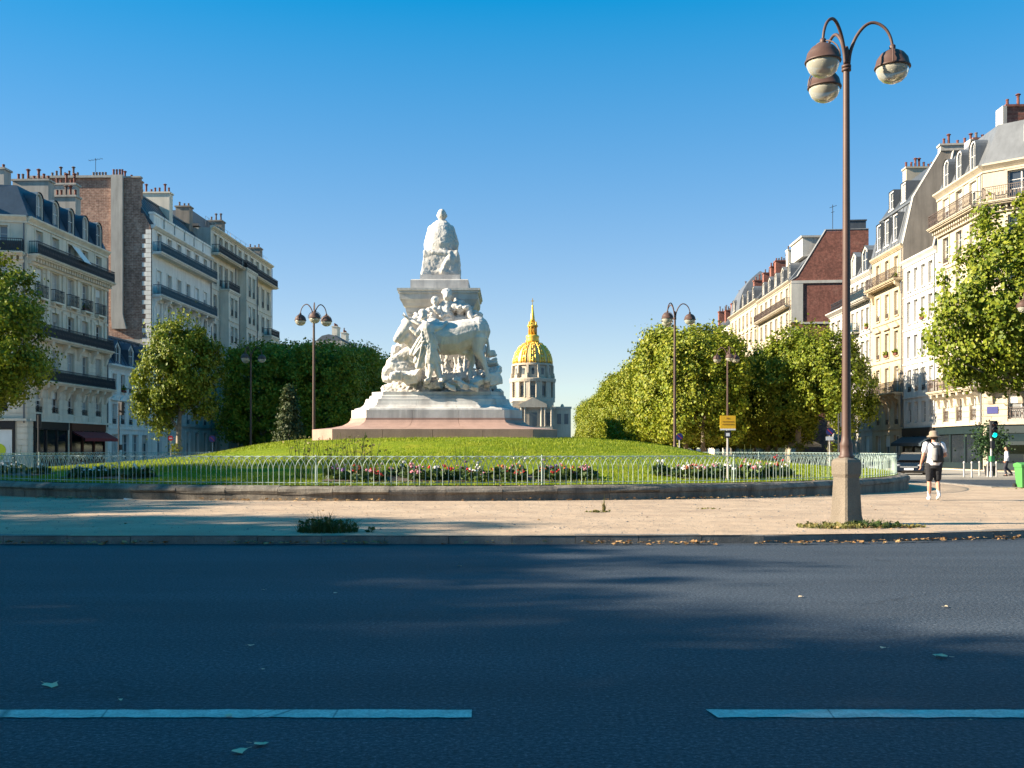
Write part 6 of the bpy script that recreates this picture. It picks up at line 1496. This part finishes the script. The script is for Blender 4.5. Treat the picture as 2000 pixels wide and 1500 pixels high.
# ------------------------------------------------------------------ street furniture
def yellow_notice():
    D = 28.3; x = xx(1421, D); o = empty('notice_sign', (x, D, .57)); tag(o, 'yellow printed notice on a slim post inside the hoop fence', 'sign')
    b = MB(); b.tube([(0, 0, -.1), (0, 0, 1.62)], .024, 8); b.build('post', M['pole_grey'], o)
    b = MB(); b.box(-.215, -.045, 1.44, .215, -.028, 1.84); p = b.build('board', M['sign_yellow'], o)
    b = MB(); b.box(-.215, -.046, 1.436, .215, -.027, 1.478); b.build('white_edge', M['sign_white'], p)
    b = MB(); b.box(-.04, -.049, 1.745, .04, -.0455, 1.78); r = random.Random(2); u = -.15
    for z in (1.66, 1.585):
        u = -.15
        while u < .15: w = r.uniform(.012, .028); b.box(u, -.049, z, min(u + w, .16), -.0455, z + .026); u += w + .008
    b.build('print', M['sign_ink'], p)
    b = MB(); b.box(-.09, -.04, 1.22, .09, -.03, 1.42); q = b.build('plate', M['shop_black'], o); b = MB(); b.box(-.05, -.044, 1.27, .05, -.041, 1.36); b.build('plate_symbol', M['sign_white'], q)
yellow_notice()
def round_sign(px, D, py, dia, front, rim, label, plate=False, bar=False, face=0.0):
    x = xx(px, D); zc = zy(py, D); g = gz(x, D) + .1; o = empty('traffic_sign', (x, D, g), face); tag(o, label, 'road sign')
    b = MB(); b.tube([(0, 0, 0), (0, 0, zc - g + dia * .4)], .035, 8); b.build('post', M['pole_grey'], o)
    def disc(r_, y, mat, nm, par):
        m = MB(); L = MB().lathe([(r_, 0), (r_, .012)], 24); m.add([(p[0], y - p[2], p[1] + zc - g) for p in L.v], L.f); return m.build(nm, M[mat], par)
    d = disc(dia / 2, -.05, rim, 'disc', o); disc(dia / 2 * .82, -.063, front, 'disc_face', d)
    if bar: m = MB(); m.box(-dia * .3, -.085, zc - g - dia * .08, dia * .3, -.076, zc - g + dia * .08); m.build('white_bar', M['sign_white'], d)
    else: m = MB(); m.add([(-dia * .27, -.08, zc - g + dia * .32), (-dia * .33, -.08, zc - g + dia * .26), (dia * .27, -.08, zc - g - dia * .32), (dia * .33, -.08, zc - g - dia * .26)], [(0, 1, 2, 3)]); m.build('red_bar', M['sign_red'], d)
    if plate: m = MB(); m.box(-dia * .45, -.06, zc - g - dia * 1.05, dia * .45, -.045, zc - g - dia * .6); m.build('plate', M['sign_white'], o)
round_sign(1327, 67, 853, .46, 'sign_blue', 'sign_blue', 'round blue no-parking sign beside the lamp before the clipped trees')
round_sign(1620, 74, 843, .60, 'sign_blue', 'shop_black', 'dark round sign with white plate left of the near lamp post', True)
round_sign(334, 75, 856, .38, 'sign_red', 'sign_red', 'red no-entry sign in the shade behind the sunlit tree', False, True)
round_sign(415, 80, 857, .6, 'sign_blue', 'shop_black', 'dark round sign in the shade right of the sunlit tree')
def traffic_light(px, D, ptop, label, green=False, face=0.0):
    x = xx(px, D); g = gz(x, D) + .1; zt = zy(ptop, D) - g; o = empty('traffic_light', (x, D, g), face); tag(o, label, 'traffic light')
    b = MB(); b.lathe([(.09, 0), (.08, .3), (.055, .35), (.05, zt - .1)], 10); b.build('pole', M['pole_grey' if green else 'iron'], o)
    h = MB(); h.box(-.16, -.36, zt - .95, .16, -.12, zt); h.box(-.05, -.12, zt - .7, .05, .0, zt - .6); hd = h.build('housing', M['iron'], o)
    for k, m in enumerate(('lens_dark', 'lens_dark', 'green_lamp' if green else 'lens_dark')):
        zc = zt - .17 - .3 * k; L = MB().lathe([(.11, 0), (.12, .05), (.08, .09), (.01, .11)], 14); q = MB(); q.add([(p[0], -.36 - p[2], p[1] + zc) for p in L.v], L.f); q.build('lens', M[m], hd, smooth=True)
        v = MB(); v.add([(.14 * math.cos(t), -.37 - dd, zc + .14 * math.sin(t)) for dd in (0, .14) for t in [math.pi * i / 8 for i in range(9)]], [(i, i + 1, 10 + i, 9 + i) for i in range(8)]); v.build('visor', M['iron'], hd)
    h = MB(); h.box(-.09, -.25, 1.55, .09, -.06, 1.95); h.build('repeater', M['iron'], o)
    if green: h = MB(); h.box(-.09, -.2, .85, .09, .1, 1.15); h.build('push_button_box', M['plastic_green_dark'], o)
traffic_light(1936, 55, 822, 'traffic light showing green before the dark shopfronts at right', True)
traffic_light(1638, 66, 805, 'traffic light half hidden by the near lamp post', False, R(60))
traffic_light(232, 74, 785, 'dark traffic light in the shade before the low white house', False, R(160))
traffic_light(75, 70, 808, 'dark traffic light before the left corner shopfront', False, R(200))
b = MB(); b.lathe([(.055, 0), (.05, .1), (.045, .80), (.06, .82), (.065, .88), (.04, .93), (.005, .95)], 10); BOL = b.mesh('bollard', M['pole_grey'], True)
for k, (px, D) in enumerate([(1883, 54.5), (1898, 53.6), (1913, 57), (1929, 54.5), (1946, 54.5)]):
    x = xx(px, D); tag(inst('bollard', BOL, None, (x, D, gz(x, D) + .1), scale=.92), ORD[k] + ' thin grey bollard from the left on the right-hand pavement', 'bollard', 'bollards on the right-hand pavement')
def litter_bin():
    D = 37.6; x = xx(2001, D); o = empty('wheeled_bin', (x, D, .02)); tag(o, 'green wheeled litter bin at the right edge of the sand', 'bin')
    b = MB(); V = []
    for w, d, z in ((.19, .22, .06), (.24, .29, .82)): V += [(-w, -d, z), (w, -d, z), (w, d, z), (-w, d, z)]
    b.add(V, [(3, 2, 1, 0), (4, 5, 6, 7)] + [(j, (j + 1) % 4, 4 + (j + 1) % 4, 4 + j) for j in range(4)]); b.box(-.265, -.31, .80, .265, .31, .86); b.build('body', M['plastic_green'], o)
    b = MB(); b.extrude_x([(-.32, .862), (.32, .862), (.30, .92), (0, .97), (-.30, .91)], -.27, .27); b.build('lid', M['plastic_green'], o)
    for s in (-1, 1): b = MB(); b.tube([(s * .22, .25, .1), (s * .28, .25, .1)], .1, 12); b.build('wheel', M['rubber'], o)
litter_bin()
def parasol(px, D, label):
    x = xx(px, D); o = empty('cafe_parasol', (x, D, gz(x, D) + .12)); tag(o, label, 'parasol')
    b = MB(); b.tube([(0, 0, 0), (0, 0, 2.9)], .03, 8); b.lathe([(.3, 0), (.3, .08), (.05, .1)], 12); b.build('pole', M['pole_grey'], o)
    b = MB(); n = 8; R1 = [(1.75 * math.cos(2 * math.pi * k / n), 1.75 * math.sin(2 * math.pi * k / n), 2.15) for k in range(n)]; R2 = [(p[0], p[1], 1.92) for p in R1]
    b.add([(0, 0, 2.95)] + R1 + R2, [(0, 1 + k, 1 + (k + 1) % n) for k in range(n)] + [(1 + k, 9 + k, 9 + (k + 1) % n, 1 + (k + 1) % n) for k in range(n)]); b.build('canopy', M['render_pale'], o)
parasol(1568, 96, 'grey cafe parasol under the trees left of the near lamp post')

def make_car(loc, rz, label):
    o = empty('parked_car', loc, rz); tag(o, label, 'car')
    L, Wd = 4.2, 1.72                                       # along x, front at +x
    low = [(-2.1, .35), (-2.08, .72), (-1.95, .92), (-1.1, .98), (.95, .95), (1.75, .82), (2.05, .66), (2.1, .38), (1.9, .24), (-1.95, .24)]
    b = MB(); V = []; n = len(low)
    for y, s in ((-.86, .97), (-.80, 1), (.80, 1), (.86, .97)):
        V += [(x * (s if abs(x) > 1.5 else 1), y, z if abs(y) < .85 or z < .9 else z - .02) for x, z in low]
    F = [tuple(range(n)), tuple(range(4 * n - 1, 3 * n - 1, -1))]
    for k in range(3): F += [(k * n + i, k * n + n + i, k * n + n + (i + 1) % n, k * n + (i + 1) % n) for i in range(n)]
    b.add(V, F); body_ = b.build('body', M['car_black'], o)
    cab = [(-1.75, .97), (-1.35, 1.38), (-.9, 1.46), (.1, 1.46), (.55, 1.36), (1.2, .95)]; b = MB(); V = []; n = len(cab)
    for y, k in ((-1, 0), (1, 0)): V += [(x, y * (.80 - (z - .95) * .36), z) for x, z in cab]
    b.add(V, [tuple(range(n)), tuple(range(2 * n - 1, n - 1, -1))] + [(i, i + n, (i + 1) % n + n, (i + 1) % n) for i in range(n)]); b.build('cabin', M['car_black'], o)
    b = MB(); b.quad((1.17, -.70, .985), (1.17, .70, .985), (.60, .60, 1.345), (.60, -.60, 1.345)); b.v = [(x + .02, y, z + .015) for x, y, z in b.v]; b.build('windscreen', M['glass_dark'], o)
    b = MB(); b.quad((-1.72, .68, 1.0), (-1.72, -.68, 1.0), (-1.38, -.6, 1.35), (-1.38, .6, 1.35)); b.v = [(x - .02, y, z + .01) for x, y, z in b.v]; b.build('rear_window', M['glass_dark'], o)
    for s in (-1, 1):
        for q in ([(-1.45, 1.02), (-.4, 1.02), (-.4, 1.38), (-1.2, 1.36)], [(-.3, 1.02), (.95, 1.02), (.45, 1.34), (-.3, 1.38)]):
            b = MB(); b.add([(x, s * (.808 - (z - .95) * .36), z) for x, z in q], [(0, 1, 2, 3)]); b.build('side_window', M['glass_dark'], o)
        for x in (-1.3, 1.28):
            L_ = MB().lathe([(.2, 0), (.31, .01), (.32, .05), (.32, .17), (.3, .2)], 18); b = MB(); b.add([(x + p[0], s * (.68 + p[2]), .31 + p[1]) for p in L_.v], L_.f); w = b.build('wheel', M['rubber'], o)
            L_ = MB().lathe([(.2, 0), (.19, .015), (.05, .02)], 12); b = MB(); b.add([(x + p[0], s * (.885 + p[2]), .31 + p[1]) for p in L_.v], L_.f); b.build('rim', M['chrome'], w)
        b = MB(); b.ball((1.93, s * .62, .68), (.14, .17, .08)); b.build('headlight', M['headlight'], o); b = MB(); b.ball((-2.03, s * .66, .78), (.06, .14, .08)); b.build('tail_light', M['sign_red'], o)
        b = MB(); b.ball((.7, s * .95, 1.0), (.07, .1, .07)); b.build('mirror', M['car_black'], o)
    b = MB(); b.box(2.085, -.26, .42, 2.115, .26, .53); b.build('number_plate', M['sign_white'], o); b = MB(); b.box(2.05, -.5, .56, 2.09, .5, .64); b.build('grille', M['chrome'], o)
make_car((xx(1790, 62), 62.5, gz(0, 62.5)), R(-118), 'black car behind the right end of the hoop fence')
make_car((xx(1690, 72), 72, gz(0, 72)), R(-95), 'black car half hidden by the near lamp post')

def potted_tree():
    D = 58; x = xx(1934, D); rng = np.random.default_rng(4); P = rng.normal(size=(1500, 3)) * [.45, .45, .5] + [0, 0, 1.9]
    o = empty('potted_tree', (x, D, gz(x, D) + .1)); tag(o, 'dark round-headed potted tree behind the green traffic light', 'tree')
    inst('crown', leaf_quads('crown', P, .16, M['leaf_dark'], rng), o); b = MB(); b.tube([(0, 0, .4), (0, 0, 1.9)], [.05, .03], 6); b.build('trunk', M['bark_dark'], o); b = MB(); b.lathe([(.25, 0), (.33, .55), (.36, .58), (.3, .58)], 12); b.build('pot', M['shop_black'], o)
potted_tree()

# ------------------------------------------------------------------ people
def hand(mb, w, d, side, s=1.0):
    """palm and five slightly curled fingers hanging along d from the wrist w"""
    d = Vector(d).normalized(); f = Vector((0, 1, 0)); f = (f - d * f.dot(d)).normalized(); o = d.cross(f)
    w = Vector(w); mb.capsule(w, .026 * s, w + d * .05 * s, .034 * s, 8); mb.capsule(w + d * .05 * s + f * .018, .022 * s, w + d * .085 * s + f * .02, .02 * s, 8); mb.capsule(w + d * .05 * s - f * .018, .022 * s, w + d * .085 * s - f * .02, .02 * s, 8)
    for k, (q, l) in enumerate(((.032, .07), (.011, .08), (-.011, .075), (-.032, .058))):
        a = w + d * .09 * s + f * q * s; m = a + (d * .9 - o * side * .3) * l * .5 * s; mb.capsule(a, .0105 * s, m, .0098 * s, 6); mb.capsule(m, .0098 * s, m + (d * .7 - o * side * .7) * l * .5 * s, .0085 * s, 6)
    a = w + d * .03 * s + f * .03 * s; m = a + (d * .7 + f * .6) * .04 * s; mb.capsule(a, .014 * s, m, .0115 * s, 6); mb.capsule(m, .0115 * s, m + (d * .95 + f * .2) * .032 * s, .0095 * s, 6)
def walker():
    D = 27.2; x = xx(1824, D); o = empty('person', (x, D, sand_z(x, D)), R(-8)); tag(o, 'person in white T-shirt, black shorts and sun hat walking away with a backpack', 'person')
    # facing away (+y); left leg planted, right leg trailing with lifted heel
    hipL, kneeL, ankL = (-.10, 0, .93), (-.105, .05, .50), (-.10, .08, .09)
    hipR, kneeR, ankR = (.10, 0, .93), (.105, .06, .50), (.10, -.10, .17)
    shL, elL, wrL = (-.20, .0, 1.47), (-.275, -.03, 1.18), (-.315, .06, .95)
    shR, elR, wrR = (.20, .0, 1.47), (.29, -.02, 1.20), (.24, .2, 1.12)
    b = MB()
    for h, k, a in ((hipL, kneeL, ankL), (hipR, kneeR, ankR)):
        b.capsule(h, .092, k, .058, 10); mid = Vector(k).lerp(Vector(a), .32) + Vector((0, -.02, 0)); b.capsule(k, .056, mid, .06, 10); b.capsule(mid, .06, a, .036, 10)
    b.capsule(ankL, .036, (-.10, .19, .05), .035); b.capsule(ankR, .036, (.10, .0, .06), .035)
    b.loft([(.90, 0, 0, .165, .11), (1.02, 0, 0, .155, .105), (1.15, 0, .01, .15, .10), (1.3, 0, .01, .175, .115), (1.42, 0, 0, .18, .11), (1.5, 0, 0, .12, .085), (1.54, 0, 0, .06, .06)], 16)
    for s, e, w in ((shL, elL, wrL), (shR, elR, wrR)): b.capsule(s, .062, e, .043, 10); b.capsule(e, .044, w, .028, 10)
    hand(b, wrL, (-.06, .1, -1), 1); hand(b, wrR, (-.3, .4, .6), -1)
    b.capsule((0, 0, 1.5), .055, (0, .02, 1.6), .053); b.ball((0, .03, 1.685), (.075, .095, .115)); b.capsule((0, .06, 1.60), .045, (0, .08, 1.61), .04); b.ball((0, .13, 1.67), (.016, .022, .024))
    for s in (-1, 1): b.ball((s * .078, .02, 1.67), (.014, .025, .034)); b.ball((s * .03, .108, 1.69), .012)
    b.capsule((-.022, .115, 1.625), .01, (.022, .115, 1.625), .01)
    inst('body', sculpt('body', b, .0085, M['skin'], 2), o)
    b = MB(); b.loft([(.92, 0, -.005, .195, .135), (1.02, 0, -.005, .19, .135), (1.2, 0, 0, .185, .13), (1.35, 0, 0, .205, .14), (1.45, 0, 0, .215, .13), (1.51, 0, 0, .15, .10), (1.535, 0, 0, .075, .075)], 24)
    for s, e in ((shL, elL), (shR, elR)): b.capsule(s, .085, Vector(s).lerp(Vector(e), .58), .075, 12)
    inst('t_shirt', sculpt('t_shirt', b, .012, M['shirt'], 2, [(.09, .018)]), o)
    b = MB()
    for h, k in ((hipL, kneeL), (hipR, kneeR)): b.capsule(h, .118, Vector(h).lerp(Vector(k), .84), .095, 14)
    b.loft([(.84, 0, 0, .19, .135), (.95, 0, 0, .185, .13), (1.0, 0, 0, .17, .12)], 20); inst('shorts', sculpt('shorts', b, .012, M['shorts'], 2, [(.08, .015)]), o)
    for k, a, t, r0 in ((kneeL, ankL, (-.10, .2, .045), 0), (kneeR, ankR, (.10, .02, .05), 1)):
        b = MB(); b.capsule(a, .043, Vector(a).lerp(Vector(k), .34), .05, 10); b.build('sock', M['sock'], o, smooth=True)
        b = MB(); a = Vector(a); hl = a + Vector((0, -.05, -.045)); t = Vector(t); b.capsule(hl, .045, t, .042); b.capsule(a, .046, hl, .045); b.capsule(hl + Vector((0, 0, -.03)), .03, t + Vector((0, .03, -.02)), .03); inst('shoe', sculpt('shoe', b, .01, M['sock'], 2), o)
    b = MB(); b.lathe([(.175, 1.675), (.178, 1.69), (.115, 1.73), (.112, 1.80), (.09, 1.835), (.02, 1.845)], 22, (0, .02, 0)); b.lathe([(.172, 1.67), (.11, 1.725)], 22, (0, .02, 0)); hb = b.build('sun_hat', M['hat'], o, smooth=True)
    b = MB(); b.ball((0, .0, 1.66), (.083, .09, .075)); b.build('hair', M['hair'], o, smooth=True)
    b = MB(); b.loft([(1.0, .05, -.20, .11, .06), (1.03, .05, -.21, .135, .085), (1.2, .05, -.215, .14, .095), (1.36, .05, -.20, .125, .085), (1.44, .05, -.18, .085, .06), (1.46, .05, -.17, .04, .03)], 18)
    bp = inst('backpack', sculpt('backpack', b, .012, M['bag_black'], 2), o)
    b = MB(); b.loft([(1.05, -.035, -.225, .07, .085), (1.2, -.035, -.235, .075, .095), (1.38, -.02, -.215, .065, .08)], 14); inst('grey_panel', sculpt('grey_panel', b, .012, M['bag_grey'], 2), bp)
    for s in (-1, 1):
        b = MB(); b.tube([(.05 + s * .08, -.16, 1.43), (s * .13, -.08, 1.545), (s * .14, .06, 1.53), (s * .16, .15, 1.38), (s * .19, .10, 1.2), (.05 + s * .12, -.15, 1.08)], .017, 6); b.build('strap', M['bag_black'], bp)
walker()
def far_person(px, D, label, top, bottom, face, sc=.93):
    x = xx(px, D); o = empty('person', (x, D, gz(x, D) + .12), face); tag(o, label, 'person'); o.scale = (sc,) * 3
    b = MB()
    for s, ky, ay in ((-1, .12, .02), (1, .02, -.28)): b.capsule((s * .09, 0, .9), .09, (s * .09, ky, .5), .058); b.capsule((s * .09, ky, .5), .056, (s * .09, ay, .1 if s < 0 else .16), .036); b.capsule((s * .09, ay, .08 if s < 0 else .12), .036, (s * .09, ay + .13, .05), .03)
    b.loft([(.88, 0, 0, .16, .105), (1.1, 0, 0, .145, .1), (1.35, 0, 0, .18, .11), (1.48, 0, 0, .12, .08), (1.52, 0, 0, .06, .06)], 14)
    for s in (-1, 1): b.capsule((s * .19, 0, 1.42), .055, (s * .25, -.05, 1.15), .042); b.capsule((s * .25, -.05, 1.15), .04, (s * .26, .1, .93), .027); hand(b, (s * .26, .1, .93), (0, .1, -1), s)
    b.capsule((0, 0, 1.48), .05, (0, .02, 1.58), .05); b.ball((0, .03, 1.66), (.075, .092, .11)); b.ball((0, .125, 1.65), (.014, .02, .02))
    inst('body', sculpt('body', b, .013, M['skin'], 2), o)
    b = MB(); b.loft([(.9, 0, 0, .185, .13), (1.1, 0, 0, .175, .125), (1.38, 0, 0, .205, .13), (1.5, 0, 0, .12, .09)], 16)
    for s in (-1, 1): b.capsule((s * .19, 0, 1.42), .075, (s * .25, -.05, 1.15), .06); b.capsule((s * .25, -.05, 1.15), .058, (s * .26, .08, .97), .045)
    inst('shirt', sculpt('shirt', b, .015, M[top], 2), o)
    b = MB(); b.loft([(.82, 0, 0, .18, .13), (.98, 0, 0, .17, .12)], 14)
    for s, ky, ay in ((-1, .12, .02), (1, .02, -.28)): b.capsule((s * .09, 0, .88), .105, (s * .09, ky, .5), .078); b.capsule((s * .09, ky, .5), .078, (s * .09, ay, .14 if s < 0 else .2), .06)
    inst('trousers', sculpt('trousers', b, .015, M[bottom], 2), o); b = MB(); b.ball((0, -.005, 1.70), (.085, .095, .095)); b.build('hair', M['hair'], o, smooth=True)
    for s, ay, z in ((-1, .02, .05), (1, -.28, .09)): b = MB(); b.capsule((s * .09, ay - .04, z), .045, (s * .09, ay + .14, z - .01), .04); b.build('shoe', M['rubber'], o, smooth=True)
far_person(1966, 57, 'distant pedestrian in white shirt and dark trousers on the right-hand pavement', 'shirt', 'trousers', R(70))
far_person(1345, 75, 'distant pedestrian half hidden by the mound before the clipped trees', 'bloom_pink', 'trousers', R(-80))
